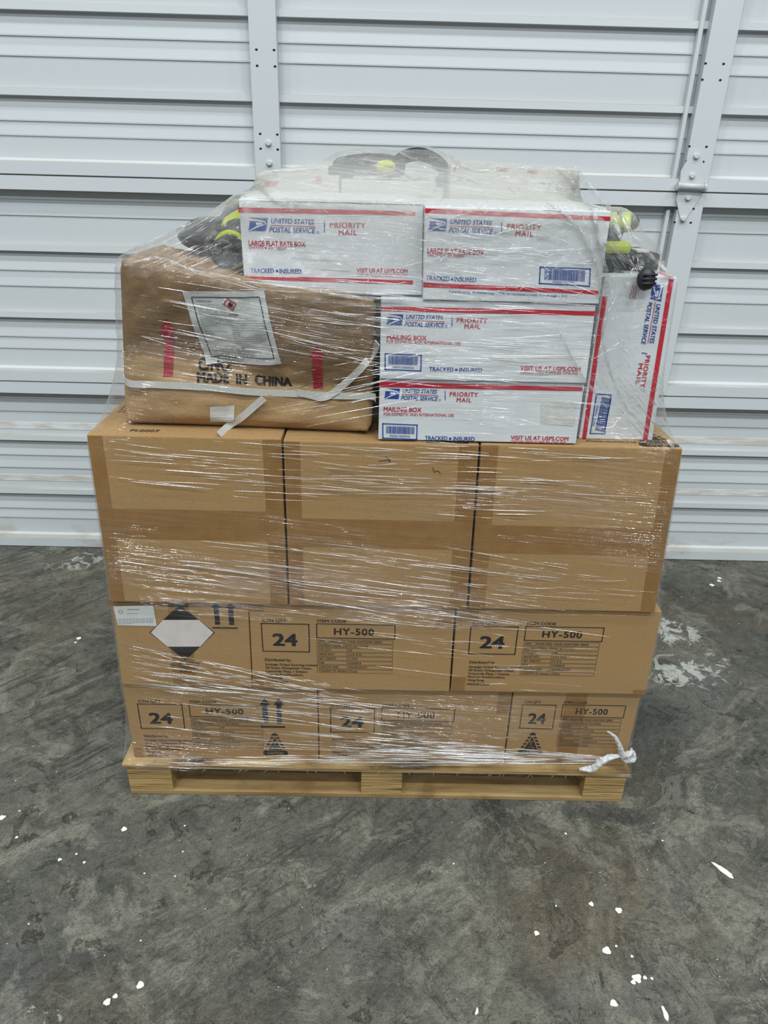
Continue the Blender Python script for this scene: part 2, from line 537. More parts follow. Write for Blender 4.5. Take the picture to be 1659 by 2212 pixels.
    hz = k.math('ADD', k.math('ADD', lines, 0.002), k.math('MULTIPLY', k.maprange(z, 1.24, 1.32, 0, 0.36), k.maprange(z, 1.345, 1.37, 1.0, 0.25)))
    hz = k.math('ADD', hz, k.math('MULTIPLY', rim, 0.30))
    hz = k.math('ADD', hz, k.math('MULTIPLY', k.maprange(Cn, 0.52, 0.72), k.math('MULTIPLY', top, 0.20)))
    b = k.n('ShaderNodeMixShader')
    k.set(b, 0, hz)
    k.set(b, 1, a.outputs[0])
    k.set(b, 2, dd.outputs[0])
    return k.done(b.outputs[0])
M['film'] = mat_film('clear_stretch_film')
def mat_fold():
    k = NT('loose_film_fold')
    nz = k.noise(k.mapping((70, 70, 70)), 1.0, 4, 0.6, 0.6)
    g = k.n('ShaderNodeBsdfGlossy')
    g.inputs['Roughness'].default_value = 0.14
    k.set(g, 'Normal', k.bump(nz, 0.9, 0.006))
    t = k.n('ShaderNodeBsdfTransparent')
    d = k.n('ShaderNodeBsdfDiffuse')
    d.inputs['Color'].default_value = (0.74, 0.74, 0.71, 1)
    a = k.n('ShaderNodeMixShader')
    k.set(a, 0, 0.62)
    k.set(a, 1, d.outputs[0])
    k.set(a, 2, g.outputs[0])
    b = k.n('ShaderNodeMixShader')
    k.set(b, 0, k.maprange(nz, 0.38, 0.66, 0.04, 0.42))
    k.set(b, 1, t.outputs[0])
    k.set(b, 2, a.outputs[0])
    return k.done(b.outputs[0])
M['fold'] = mat_fold()
M['rope'] = mat_film('twisted_stretch_film', rope=True)
M['pleat'] = mat_film('pleated_stretch_film', pleat=True)

# ------------------------------------------------------------------ helpers: lettering on faces
_glyph = {}
_tmpc = bpy.data.curves.new('lettering_source', 'FONT')
_tmpo = bpy.data.objects.new('lettering_source', _tmpc)
COL.objects.link(_tmpo)
def glyphs(s, bold=0.0, track=1.0):
    key = (s, bold, track)
    if key in _glyph:
        return _glyph[key]
    _tmpc.body = s
    _tmpc.size = 1.0
    _tmpc.resolution_u = 3
    _tmpc.offset = bold
    _tmpc.space_character = track
    _tmpc.fill_mode = 'FRONT'
    bpy.context.view_layer.update()
    dg = bpy.context.evaluated_depsgraph_get()
    me = _tmpo.evaluated_get(dg).to_mesh()
    v = np.array([(q.co.x, q.co.y) for q in me.vertices])
    f = [tuple(p.vertices) for p in me.polygons]
    _tmpo.evaluated_get(dg).to_mesh_clear()
    _glyph[key] = (v, f)
    return _glyph[key]
_cap = glyphs('H')[0][:, 1].max()

class Face:
    """a flat face of a box: origin at its lower left corner, axes along its edges"""
    def __init__(self, bl, br, tl, bulge=None):
        self.o = Vector(bl)
        self.eu = (Vector(br) - self.o).normalized()
        e = Vector(tl) - self.o
        self.n = self.eu.cross(e).normalized()
        self.ev = self.n.cross(self.eu)
        self.w = (Vector(br) - self.o).length
        self.h = e.dot(self.ev)
        self.bulge = bulge
    def px(self, x, y):
        d = ray(x, y)
        t = (self.o - CAM).dot(self.n) / d.dot(self.n)
        q = CAM + d * t - self.o
        return (q.dot(self.eu), q.dot(self.ev))
    def at(self, s, t, off):
        s, t = float(s), float(t)
        b = self.bulge(s, t) if self.bulge else 0.0
        return self.o + self.eu * s + self.ev * t + self.n * (off + b)

class Print:
    """collects flat printed shapes on one face into one mesh"""
    def __init__(self, face, off=0.0006, sx=1.0, dx=0.0, dy=0.0, sy=1.0):
        self.f = face
        self.off = off
        self.bm = bmesh.new()
        self.sx, self.dx, self.dy, self.sy = sx, dx, dy, sy
    def _v(self, s, t):
        return self.bm.verts.new(self.f.at(s * self.sx + self.dx, t * self.sy + self.dy, self.off))
    def poly(self, st):
        vs = [self._v(*p) for p in st]
        f = self.bm.faces.new(vs)
        if f.normal.dot(self.f.n) < 0 or True:
            f.normal_update()
            if f.normal.dot(self.f.n) < 0:
                f.normal_flip()
        if len(vs) > 4:
            bmesh.ops.triangulate(self.bm, faces=[f])
    def pxpoly(self, pts):
        self.poly([self.f.px(*p) for p in pts])
    def seg(self, a, b, th):
        a, b = np.array(a), np.array(b)
        d = (b - a) / np.linalg.norm(b - a)
        n = np.array([-d[1], d[0]]) * th / 2
        self.poly([a - n, b - n, b + n, a + n])
    def frame(self, pts, th):
        n = len(pts)
        for i in range(n):
            a, b = np.array(pts[i]), np.array(pts[(i + 1) % n])
            d = (b - a) / np.linalg.norm(b - a) * th / 2
            self.seg(a - d, b + d, th)
    def text(self, s, a, b, cap, bold=0.02, shear=0.0, track=1.0):
        """a, b: baseline ends (s,t); cap: cap height in metres"""
        v, f = glyphs(s, 0.0, track)
        if not len(f):
            return
        x0, x1 = v[:, 0].min(), v[:, 0].max()
        a, b = np.array(a, float), np.array(b, float)
        du = (b - a) / (x1 - x0)
        L = np.linalg.norm(b - a)
        nv = np.array([-(b - a)[1], (b - a)[0]]) / L * cap / _cap
        k = bold * 0.85
        off0 = self.off
        for ox, oy in (((-k, -k * 0.7), (k, -k * 0.7), (-k, k * 0.7), (k, k * 0.7)) if bold > 0 else ((0, 0),)):
            vs = []
            self.off += 0.00006
            for (x, y) in v:
                x, y = x + ox, y + oy
                q = a + du * (x - x0) + nv * y + (b - a) / L * (y * cap / _cap * shear)
                vs.append(self._v(q[0], q[1]))
            for t in f:
                try:
                    self.bm.faces.new([vs[i] for i in t])
                except ValueError:
                    pass
        self.off = off0
    def pxtext(self, s, a, b, cap_px, **kw):
        """a, b: baseline ends in photo pixels; cap_px: cap height in photo pixels"""
        a_, b_ = np.array(self.f.px(*a)), np.array(self.f.px(*b))
        d = np.array([b[0] - a[0], b[1] - a[1]], float)
        d /= np.linalg.norm(d)
        top = np.array(self.f.px(a[0] + d[1] * cap_px, a[1] - d[0] * cap_px))
        self.text(s, a_, b_, np.linalg.norm(top - a_), **kw)
    def done(self, name, mat, parent, label=None):
        o = obj(name, self.bm, mat, parent)
        if label:
            o['label'] = label
        return o

# ================================================================== SETTING
# floor with its paint splashes
patches = [(onZ(1455, 1365), 0.17, 0.95, 1.0), (onZ(1470, 1450), 0.22, 1.0, 1.4), (onZ(1545, 1425), 0.10, 0.8, 1.0),
           (onZ(170, 1215), 0.26, 0.75, 1.6), (onZ(120, 1190), 0.20, 0.6, 1.6),
           (onZ(700, 1900), 0.15, 0.50, 1.0), (onZ(640, 1960), 0.12, 0.45, 1.0), (onZ(630, 2060), 0.07, 0.50, 1.0),
           (onZ(90, 2190), 0.13, 0.62, 1.8), (onZ(70, 1800), 0.12, 0.42, 1.0), (onZ(1230, 2050), 0.12, 0.40, 1.0), (onZ(1640, 1480), 0.14, 0.40, 1.0)]
M['concrete'] = mat_concrete(patches)
bm = bmesh.new()
vs = [bm.verts.new(p) for p in ((-4, -4, 0), (4, -4, 0), (4, 3.0, 0), (-4, 3.0, 0))]
bm.faces.new(vs)
def splash(px, py, rp, stretch=1.0, ang=0.0):
    c = onZ(px, py)
    r = (onZ(px + rp, py) - c).length
    n = 22
    ph = random.random() * 6
    pts = []
    for k in range(n):
        a = 2 * math.pi * k / n
        rr = r * (1 + 0.12 * math.sin(3 * a + ph) + random.uniform(-0.14, 0.14))
        x, y = rr * math.cos(a) * stretch, rr * math.sin(a)
        pts.append(bm.verts.new((c.x + x * math.cos(ang) - y * math.sin(ang), c.y + x * math.sin(ang) + y * math.cos(ang), 0.0006)))
    f = bm.faces.new(pts)
    f.material_index = 1
for s in ((268, 1791, 6), (303, 2128, 8), (249, 2152, 5), (231, 2165, 7.5), (1277, 1953, 5), (1336, 1967, 7), (1159, 2016, 5.5), (1311, 2054, 8.5),
          (1376, 2113, 9), (1368, 2122, 5), (1393, 2112, 4), (1408, 2114, 3), (1326, 2168, 7.5), (399, 1784, 2), (165, 1845, 2.5), (312, 1887, 2), (304, 2032, 2),
          (395, 1840, 2), (378, 1893, 2), (36, 1809, 3), (42, 1752, 2), (1538, 1264, 5), (1553, 1255, 4), (1554, 1249, 4), (170, 1379, 5), (163, 1388, 3),
          (1222, 1801, 2.5), (1201, 1957, 2), (1331, 2044, 2.5), (1365, 2066, 3), (980, 1866, 2), (1431, 1816, 2), (129, 1857, 4), (182, 1863, 3), (5, 1766, 6), (62, 1996, 2)):
    splash(*s)
splash(1562, 1880, 6.5, 3.6, math.radians(-52))
splash(1030, 2185, 3, 2.5, 1.2)
splash(1437, 2190, 5, 3.2, 1.6)
for q in range(120):
    splash(random.uniform(0, 1659), random.uniform(1250, 2200), random.uniform(0.5, 1.2))
fl = obj('floor', bm, [M['concrete'], M['paint']])
fl['kind'] = 'structure'

# sectional overhead door behind the pallet
WY = 1.211
SEC = 0.6505
door = bpy.data.objects.new('door_1', None)
COL.objects.link(door)
door.location = (0, WY, 0)
door['kind'] = 'structure'
door['label'] = 'white ribbed sectional overhead door behind the loaded pallet'
def door_profile():
    R = 0.034
    p = [(0.0, R - 0.001), (0.002, R + 0.001)]                                     # bottom rail of the section, bulging towards the room
    p += [(0.036, R), (0.039, 0.008), (0.046, 0.002), (0.047, 0.0)]
    def bead(z):
        return [(z - 0.011, 0.0), (z - 0.0082, 0.0030), (z - 0.0045, 0.0031), (z + 0.002, 0.0022), (z + 0.016, 0.0004), (z + 0.02, 0.0)]
    def step(z):
        return [(z - 0.016, 0.0), (z - 0.0145, 0.0145), (z + 0.004, 0.0135), (z + 0.006, 0.006), (z + 0.007, 0.0)]
    p += bead(0.115) + bead(0.155) + step(0.228) + bead(0.322) + bead(0.372) + step(0.440) + bead(0.540) + bead(0.588)
    p += [(0.606, 0.0), (0.608, R), (0.6475, R - 0.0015), (0.6495, R - 0.006)]
    return p
def door_section(i):
    prof = [(z + i * SEC + 0.001, d) for z, d in door_profile()]
    bm = bmesh.new()
    X0, X1 = -3.2, 3.2
    a = [bm.verts.new((X0, WY - d, z)) for z, d in prof] + [bm.verts.new((X0, WY + 0.04, prof[-1][0])), bm.verts.new((X0, WY + 0.04, prof[0][0]))]
    b = [bm.verts.new((X1, v.co.y, v.co.z)) for v in a]
    n = len(a)
    for k in range(n):
        bm.faces.new((a[k], b[k], b[(k + 1) % n], a[(k + 1) % n]))
    bm.faces.new(list(reversed(a)))
    bm.faces.new(b)
    bmesh.ops.recalc_face_normals(bm, faces=bm.faces[:])
    return obj('door_section', bm, M['door'], door)
for i in range(5):
    door_section(i)
# dusty strips of old tape residue on the lowest section
for (z0, z1) in ((0.466, 0.492), (0.262, 0.286)):
    bm = bmesh.new()
    add_box(bm, -3.2, 3.2, WY - 0.0012, WY + 0.002, z0, z1)
    obj('residue_strip', bm, M['scuff'], door)
bm = bmesh.new()
add_box(bm, -3.2, 3.2, WY - 0.030, WY + 0.03, -0.002, 0.006)  # black strip paints in the shadow gap under the door
obj('shadow_gap_strip', bm, M['seam'], door)

def hole(bm, x, z, y, rx=0.0042, rz=0.003):
    n = 10
    v = [bm.verts.new((x + rx * math.cos(2 * math.pi * k / n), y, z + rz * math.sin(2 * math.pi * k / n))) for k in range(n)]
    f = bm.faces.new(v)
    f.normal_update()
    if f.normal.y > 0:
        f.normal_flip()
def stile(x0, x1, z0, z1, flange=None):
    bm = bmesh.new()
    add_box(bm, x0, x1, WY - 0.0385, WY - 0.001, z0, z1, 0.0015)
    if flange:
        add_box(bm, flange - 0.006, flange + 0.006, WY - 0.022, WY - 0.001, z0 + 0.012, z1 - 0.05, 0.002)
    return obj('stile', bm, M['door'], door)
YS = WY - 0.0385
def holes(st, spots):
    bm = bmesh.new()
    for (px, py) in spots:
        p = onY(px, py, YS)
        hole(bm, p.x, p.z, YS - 0.0006)
    obj('punched_hole', bm, M['ink'], st)
def bolt(px, py, par, y=YS, r=0.0085):
    p = onY(px, py, y)
    bm = bmesh.new()
    add_lathe(bm, (p.x, y + 0.001, p.z), (0, -1, 0), [(0, r * 1.15), (0.002, r * 1.15), (0.0025, r), (0.007, r * 0.95), (0.0085, r * 0.7)], 6 * 3)
    obj('bolt', bm, M['door'], par)
for i in range(1, 5):
    sl = stile(-0.417, -0.339, i * SEC + 0.004, (i + 1) * SEC - 0.002)
    sr = stile(0.893, 0.972, i * SEC + 0.004, (i + 1) * SEC - 0.002, 0.872)
    if i == 2:
        holes(sl, ((554, 107), (592, 108), (555.5, 142), (594, 143.5), (562, 289), (599, 290.5), (563, 321), (600, 323)))
        holes(sr, ((1524, 137), (1563, 138), (1517, 172), (1556, 173), (1489, 316), (1526, 317), (1483, 348.5), (1519, 349.5)))
        bolt(580, 309, sl)
        bolt(582, 352, sl)
    if i == 1:
        holes(sr, ((1462, 450), (1498, 451), (1457, 480), (1492, 481)))
# hinge on the right stile: two tapered leaves round one barrel
YH = YS - 0.004
hg = bpy.data.objects.new('hinge', None)
COL.objects.link(hg)
hg.parent = door
hg.matrix_parent_inverse = Matrix.Translation((0, -WY, 0))
def leaf(pts):
    bm = bmesh.new()
    f0 = [bm.verts.new(onY(px, py, YH)) for px, py in pts]
    f1 = [bm.verts.new(v.co + Vector((0, 0.004, 0))) for v in f0]
    bm.faces.new(f0)
    bm.faces.new(list(reversed(f1)))
    for k in range(len(f0)):
        j = (k + 1) % len(f0)
        bm.faces.new((f0[j], f0[k], f1[k], f1[j]))
    bmesh.ops.recalc_face_normals(bm, faces=bm.faces[:])
    return obj('hinge_leaf', bm, M['door'], hg)
hg['_origin'] = 1
l1 = leaf(((1469, 396), (1471, 370), (1495, 328), (1502, 323), (1511, 324), (1516, 331), (1520, 365), (1519, 398)))
l2 = leaf(((1468, 402), (1518, 404), (1512, 425), (1484, 470), (1476, 478), (1470, 474), (1461, 432)))
for px, py in ((1504, 337), (1495, 379)):
    bolt(px, py, l1, YH)
for px, py in ((1486, 427), (1476, 472)):
    bolt(px, py, l2, YH)
bm = bmesh.new()
pa, pb = onY(1466, 401, YH - 0.008), onY(1522, 404, YH - 0.008)
add_tube(bm, [pa, pb], 0.0105, 16)
add_tube(bm, [pa - Vector((0.004, 0, 0)), pa + Vector((0.003, 0, 0))], 0.0125, 16)
add_tube(bm, [pb - Vector((0.003, 0, 0)), pb + Vector((0.004, 0, 0))], 0.0125, 16)
obj('hinge_barrel', bm, M['door'], hg)

# ================================================================== PALLET
pal = thing('wooden_pallet', 'low plywood pallet standing on the concrete floor under the wrapped load', 'pallet', (0, 0.45, 0))
PX0, PX1, PY0, PY1 = -0.594, 0.574, -0.014, 0.95
bm = bmesh.new()
add_box(bm, PX0 - 0.006, PX1 + 0.004, PY0 - 0.008, PY1, 0.0885, 0.0995, 0.0012)
obj('deck', bm, M['ply'], pal)
for (x0, x1) in ((PX0, PX0 + 0.102), (-0.048, 0.048), (0.478, PX1)):
    for (y0, y1) in ((PY0, PY0 + 0.10), (0.42, 0.52), (PY1 - 0.10, PY1)):
        bm = bmesh.new()
        add_box(bm, x0, x1, y0, y1, 0.0122, 0.0883, 0.001)
        obj('block', bm, M['ply'], pal)
for (y0, y1) in ((PY0 - 0.001, PY0 + 0.062), (0.40, 0.54), (PY1 - 0.10, PY1)):
    bm = bmesh.new()
    add_box(bm, PX0, PX1, y0, y1, 0.0005, 0.0120, 0.001)
    obj('bottom_board', bm, M['deck'], pal)
bm = bmesh.new()
for t in range(26):
    x = random.uniform(-0.56, 0.50)
    add_tube(bm, [(x, PY0 - 0.0085, 0.0895), (x + random.uniform(-.012, .012), PY0 - 0.012, 0.0845 - random.random() * 0.004)], [0.0008, 0.0002], 4)
obj('splinter', bm, M['deck'], pal)['kind'] = 'stuff'

# ================================================================== CARTONS
COLLIDE = []                                   # convex solids the film is stretched over
def planes(c):
    c = [np.array(p) for p in c]
    cen = sum(c) / 8
    out = []
    for q in ((0, 1, 2), (5, 4, 7), (4, 0, 3), (1, 5, 6), (3, 2, 6), (4, 5, 1)):
        n = np.cross(c[q[1]] - c[q[0]], c[q[2]] - c[q[0]])
        n /= np.linalg.norm(n)
        if n @ (cen - c[q[0]]) > 0:
            n = -n
        out.append((n, n @ c[q[0]]))
    return out
def hexa(bl, br, tr, tl, depth, yaw=0.0, rise=0.0):
    d = Vector((math.sin(yaw) * depth, math.cos(yaw) * depth, 0))
    f = [Vector(p) for p in (bl, br, tr, tl)]
    return f + [p + d for p in f]
def box_body(name, c, mat, parent, bev=0.003):
    bm = bmesh.new()
    v, fs = add_hexa(bm, c)
    bmesh.ops.bevel(bm, geom=bm.edges[:], offset=bev, segments=2, affect='EDGES', profile=0.65)
    COLLIDE.append(planes(c))
    return obj(name, bm, mat, parent)
def patch(face, st, name, mat, parent, off=0.0004, label=None):
    p = Print(face, off)
    p.poly(st)
    return p.done(name, mat, parent, label)
def tape(face, st, parent, name='tape', label='brown packing tape'):
    return patch(face, st, name, M['tape'], parent, 0.0003)
def rect(s0, t0, s1, t1):
    return [(s0, t0), (s1, t0), (s1, t1), (s0, t1)]

# ---- printed design of the sanitizer cartons, measured on the right-hand carton of the second course
DES = Face((0.145, -0.011, 0.3185), (0.575, -0.011, 0.3185), (0.145, -0.011, 0.54))
def D(cx, cy):
    return DES.px(820 + cx * 0.37975, 1290 + cy * 0.37975)
ROWS = [('DESC', 'RINSE-FREE HAND SANITIZER 500ML'), (None, 'ANTIBACTERIAL 70%V/V ALCOHOL'), ('CTN QTY', '24'), ('GROSS WGT', '12.5 KG'),
        ('NET WEIGHT', '12 KG'), ('PO#', 'H200034'), ('CARTON SIZE', '43x29x22CM'), ('COUNTRY OF ORIGIN', 'China')]
def art(face, parent, sx=1.0, dx=0.0, dy=0.0, q=True, item=True, addr=True, sy=1.0, isx=None, idx=None, qsx=None, qdx=None, idy=None):
    K = lambda **k: Print(face, 0.0006, k.get('sx', sx), k.get('dx', dx), k.get('dy', dy), sy)
    s0, t1 = D(517, 170)[0], D(640, 170)[1]
    s1, t0 = D(766, 327)[0], D(640, 327)[1]
    if q:
        p = K(sx=qsx or sx, dx=dx if qdx is None else qdx)
        p.frame(rect(s0, t0, s1, t1), 0.0022)
        cap = t1 - D(640, 213)[1]
        p.text('24', (s0 + (s1 - s0) * 0.235, t0 + 0.0155), (s0 + (s1 - s0) * 0.735, t0 + 0.0155), 0.0295, bold=0.035)
        p.text('CTN QTY', (s0 + 0.003, t1 + 0.0045), (s0 + 0.052, t1 + 0.0045), 0.0070, bold=0.025)
        p.done('quantity_panel', M['ink'], parent)
    i0 = D(826, 200)[0]
    i1 = D(1270, 200)[0]
    if item:
        p = K(sx=isx or sx, dx=dx if idx is None else idx, dy=dy if idy is None else idy)
        b0 = D(1000, 252)[1]
        b1 = D(1000, 173)[1]
        p.frame(rect(i0, b0, i1, b1), 0.0020)
        p.text('HY-500', (i0 + (i1 - i0) * 0.225, b0 + 0.0088), (i0 + (i1 - i0) * 0.73, b0 + 0.0088), 0.0158, bold=0.03, track=1.12)
        p.text('ITEM CODE', (i0 + 0.002, b1 + 0.0040), (i0 + 0.062, b1 + 0.0040), 0.0068, bold=0.025)
        p.done('item_code_panel', M['ink'], parent)
        p = K(sx=isx or sx, dx=dx if idx is None else idx, dy=dy if idy is None else idy)
        pitch = 0.01115
        w = i1 - i0
        for r, (a, b) in enumerate(ROWS):
            tt = b0 - 0.0042 - pitch * r
            tb = tt - 0.0086
            p.frame(rect(i0, tb, i1 - 0.003, tt), 0.0007)
            th = 0.0049
            base = tb + 0.0020
            if a is None:
                p.text(b, (i0 + 0.003, base), (i0 + w * 0.665, base), th, bold=0.012)
            else:
                dv = i0 + w * (0.145 if r == 0 else 0.385)
                p.seg((dv, tb), (dv, tt), 0.0007)
                p.text(a, (i0 + 0.003, base), (i0 + 0.003 + min(len(a) * 0.0038, dv - i0 - 0.005), base), th, bold=0.012)
                p.text(b, (dv + 0.003, base), (dv + 0.003 + len(b) * (0.0036 if r == 0 else 0.0040), base), th, bold=0.012)
        p.done('specification_table', M['ink_soft'], parent)
    if addr:
        p = K()
        a0 = D(507, 379)
        lines = [('Distributed by', 0.0545, 0.0066, 0), ('Strategic Orient Sourcing Limited', 0.1105, 0.0054, 0.0118), ('9/F Room 10,Seapower Tower,', 0.0995, 0.0054, 0.0208),
                 ('Concordia Plaza, 1 Science', 0.089, 0.0054, 0.0298), ('Museum Road,Kowloon,', 0.081, 0.0054, 0.0386), ('Hong Kong', 0.035, 0.0054, 0.0475), ('MADE IN CHINA', 0.048, 0.0056, 0.0588)]
        for s, w, c, dn in lines:
            p.text(s, (a0[0], a0[1] - dn), (a0[0] + w, a0[1] - dn), c, bold=0.022)
        p.done('address_lettering', M['ink'], parent)
def arrows(face, parent, s, t, w, h):
    p = Print(face)
    for k in (0, 1):
        x = s + w * (0.22 + 0.56 * k)
        p.poly(rect(x - w * 0.10, t + h * 0.15, x + w * 0.10, t + h * 0.80))
        p.poly([(x - w * 0.21, t + h * 0.78), (x + w * 0.21, t + h * 0.78), (x, t + h)])
    p.poly(rect(s, t, s + w, t + h * 0.055))
    p.done('handling_arrows', M['ink'], parent)
def caution(face, parent, s, t, w, h, words=True):
    p = Print(face)
    # rounded foot, striped flanks, cap and inner triangle with a lifting figure
    foot = []
    r = h * 0.11
    for k in range(9):
        a = math.pi / 2 + math.pi * k / 8
        foot.append((s + r + r * math.cos(a), t + r + r * math.sin(a)))
    for k in range(9):
        a = -math.pi / 2 + math.pi * k / 8
        foot.append((s + w - r + r * math.cos(a), t + r + r * math.sin(a)))
    p.poly(foot)
    cap = [(s + w / 2 + w * 0.13 * math.cos(a), t + h * 0.86 + h * 0.13 * math.sin(a)) for a in [math.pi * k / 8 for k in range(9)]]
    p.poly(cap)
    for sd in (-1, 1):
        for k in range(4):
            a0, a1 = 0.28 + k * 0.14, 0.36 + k * 0.14
            def e(f, o):
                return (s + w / 2 + sd * (w * 0.5 * (1 - f) + o * w), t + h * (f + 0.02))
            p.poly([e(a0, 0.05), e(a1, 0.05), e(a1, -0.07), e(a0, -0.07)])
    p.poly([(s + w * 0.24, t + h * 0.25), (s + w * 0.76, t + h * 0.25), (s + w * 0.5, t + h * 0.80)])
    o = p.done('caution_emblem', M['ink'], parent)
    q = Print(face, 0.0009)
    q.text('CAUTION', (s + w * 0.2, t + h * 0.06), (s + w * 0.8, t + h * 0.06), h * 0.10, bold=0.02)
    q.text('12.5kg', (s + w * 0.36, t + h * 0.30), (s + w * 0.64, t + h * 0.30), h * 0.09, bold=0.0)
    cx = s + w / 2
    q.seg((cx - w * 0.05, t + h * 0.42), (cx, t + h * 0.52), w * 0.025)
    q.seg((cx, t + h * 0.52), (cx + w * 0.06, t + h * 0.60), w * 0.025)
    q.frame(rect(cx - w * 0.08, t + h * 0.52, cx + w * 0.02, t + h * 0.62), w * 0.02)
    q.done('caution_lettering', M['board'], o)

COURSE = ('bottom course', 'second course', 'third course')
def carton(x0, x1, y0, z0, z1, depth, label, group, lean=(0, 0), skew=0.0):
    t = thing('carton', label, 'carton', ((x0 + x1) / 2, y0 + depth / 2, z0), group)
    c = hexa((x0, y0, z0), (x1, y0, z0), (x1 + lean[1], y0, z1), (x0 + lean[0], y0, z1), depth)
    box_body('carton_body', c, M['board'], t)
    return t, Face(c[0], c[1], c[3]), c
def corner_tape(face, parent, s0, s1, top=0.012, bottom=0.0):
    tape(face, rect(s0, face.h - top, s1, face.h - 0.001), parent)

G1 = 'sanitizer cartons in the bottom course'
G2 = 'sanitizer cartons in the second course'
G3 = 'plain taped cartons in the third course'
# bottom course
t, F, c = carton(-0.578, -0.1485, 0.0, 0.100, 0.3175, 0.28, 'brown sanitizer carton at the left end of the bottom course, double arrows printed on it', G1)
art(F, t, dx=-0.004, dy=-0.014)
arrows(F, t, 0.300, 0.098, 0.055, 0.085)
caution(F, t, 0.301, 0.014, 0.058, 0.070)
tape(F, rect(0.002, 0.001, 0.022, 0.030), t)
t, F, c = carton(-0.1465, 0.284, 0.001, 0.1005, 0.3175, 0.28, 'brown sanitizer carton in the middle of the bottom course, blank at its right', G1)
art(F, t, dx=-0.004, dy=-0.016)
tape(F, rect(0.002, 0.001, 0.028, 0.012), t)
tape(F, rect(0.400, 0.150, 0.428, 0.216), t)
t, F, c = carton(0.287, 0.570, 0.0, 0.1005, 0.319, 0.43, 'brown sanitizer carton in the bottom course, right end, printed on its narrow end', G1)
art(F, t, sx=0.76, dx=0.000, dy=0.009, addr=False, isx=0.86, idx=-0.012, sy=0.97)
caution(F, t, 0.027, 0.030, 0.058, 0.068, False)
tape(F, rect(0.118, 0.010, 0.165, 0.215), t)
# second course
t, F, c = carton(-0.575, -0.290, -0.009, 0.3195, 0.540, 0.43, 'brown carton with black and white diamond mark, left end of the second course', G2, (0.008, 0.004))
tape(F, [F.px(362, 1296), F.px(405, 1296), F.px(425, 1478), F.px(375, 1478)], t)
p = Print(F, 0.0006)
L_, T_, R_, B_ = F.px(323, 1366), F.px(388, 1306), F.px(464, 1366), F.px(401, 1426)
p.poly([L_, B_, R_, T_])
dia = p.done('diamond_mark', M['ink'], t)
def lerp(a, b, f):
    return (a[0] + (b[0] - a[0]) * f, a[1] + (b[1] - a[1]) * f)
q = Print(F, 0.0009)
ins = 0.06
cx_, cy_ = (L_[0] + R_[0]) / 2, (T_[1] + B_[1]) / 2
q.poly([lerp(L_, R_, 0.02), lerp(L_, B_, 0.50), lerp(R_, B_, 0.50), lerp(R_, L_, 0.02), lerp(R_, T_, 0.46), lerp(L_, T_, 0.46)])
q.done('pale_field', M['patch'], dia)
tape(F, rect(0.0, 0.206, 0.284, 0.2195), t)
p = Print(F)
a0 = F.px(460, 1346)
b0 = F.px(512, 1295)
p2 = arrows(F, t, F.px(459, 1357)[0], F.px(459, 1357)[1], 0.053, F.px(485, 1300)[1] - F.px(459, 1357)[1])
p.text('4G/Y13/S/20', F.px(385, 1436), F.px(431, 1436), 0.0070, bold=0.012)
p.text('CN/C311308', F.px(385, 1444), F.px(431, 1444), 0.0070, bold=0.012)
p.text('PI:0006', F.px(390, 1452), F.px(416, 1452), 0.0060, bold=0.012)
cc = F.px(377, 1438)
ring = [(cc[0] + 0.008 * math.cos(2 * math.pi * k / 24), cc[1] + 0.007 * math.sin(2 * math.pi * k / 24)) for k in range(24)]
for k in range(24):
    p.seg(ring[k], ring[(k + 1) % 24], 0.0012)
p.text('u', (cc[0] - 0.0035, cc[1] - 0.0005), (cc[0] + 0.0005, cc[1] - 0.0005), 0.006)
p.text('n', (cc[0] - 0.0005, cc[1] - 0.0045), (cc[0] + 0.0035, cc[1] - 0.0045), 0.006)
p.done('approval_lettering', M['ink_soft'], t)
p = Print(F, 0.0012)
p.pxpoly([(255, 1350), (339, 1352), (331, 1307), (245, 1309)])
lab = p.done('hazard_label', M['paper'], t, 'white hazard label stuck at the upper left corner')
p = Print(F, 0.0015)
for yy in range(6):
    p.pxtext('Keep away from heat, hot surfaces, sparks, open flames', (256, 1336.5 + yy * 2.3), (256 + (76 if yy < 5 else 30), 1335 + yy * 2.3), 1.3, bold=0)
p.pxtext('Rinse-free hand sanitizer', (276, 1316.5), (302, 1316), 1.8, bold=0.01)
p.pxtext('Flammable liquid and vapour', (276, 1325), (300, 1324.5), 1.4, bold=0)
p.done('label_lettering', M['ink_soft'], lab)
p = Print(F, 0.0015)
cc = F.px(261, 1321)
p.frame([(cc[0] - 0.005, cc[1]), (cc[0], cc[1] - 0.005), (cc[0] + 0.005, cc[1]), (cc[0], cc[1] + 0.005)], 0.0009)
p.done('flame_pictogram', M['red'], lab)
t, F, c = carton(-0.288, 0.1425, -0.012, 0.3195, 0.539, 0.28, 'brown sanitizer carton in the middle of the second course, right of the diamond mark', G2, (0.004, -0.002))
art(F, t, dx=-0.004, dy=-0.002)
tape(F, rect(0.002, 0.200, 0.034, 0.219), t)
tape(F, rect(0.002, 0.001, 0.026, 0.045), t)
tape(F, [(0.385, 0.165), (0.427, 0.180), (0.427, 0.218), (0.402, 0.218)], t)
t, F, c = carton(0.146, 0.576, -0.011, 0.3205, 0.5395, 0.28, 'brown sanitizer carton at the right end of the second course', G2, (-0.001, -0.006))
art(F, t)
tape(F, rect(0.002, 0.185, 0.045, 0.218), t)
tape(F, rect(0.002, 0.002, 0.030, 0.040), t)
tape(F, rect(0.400, 0.001, 0.429, 0.014), t)
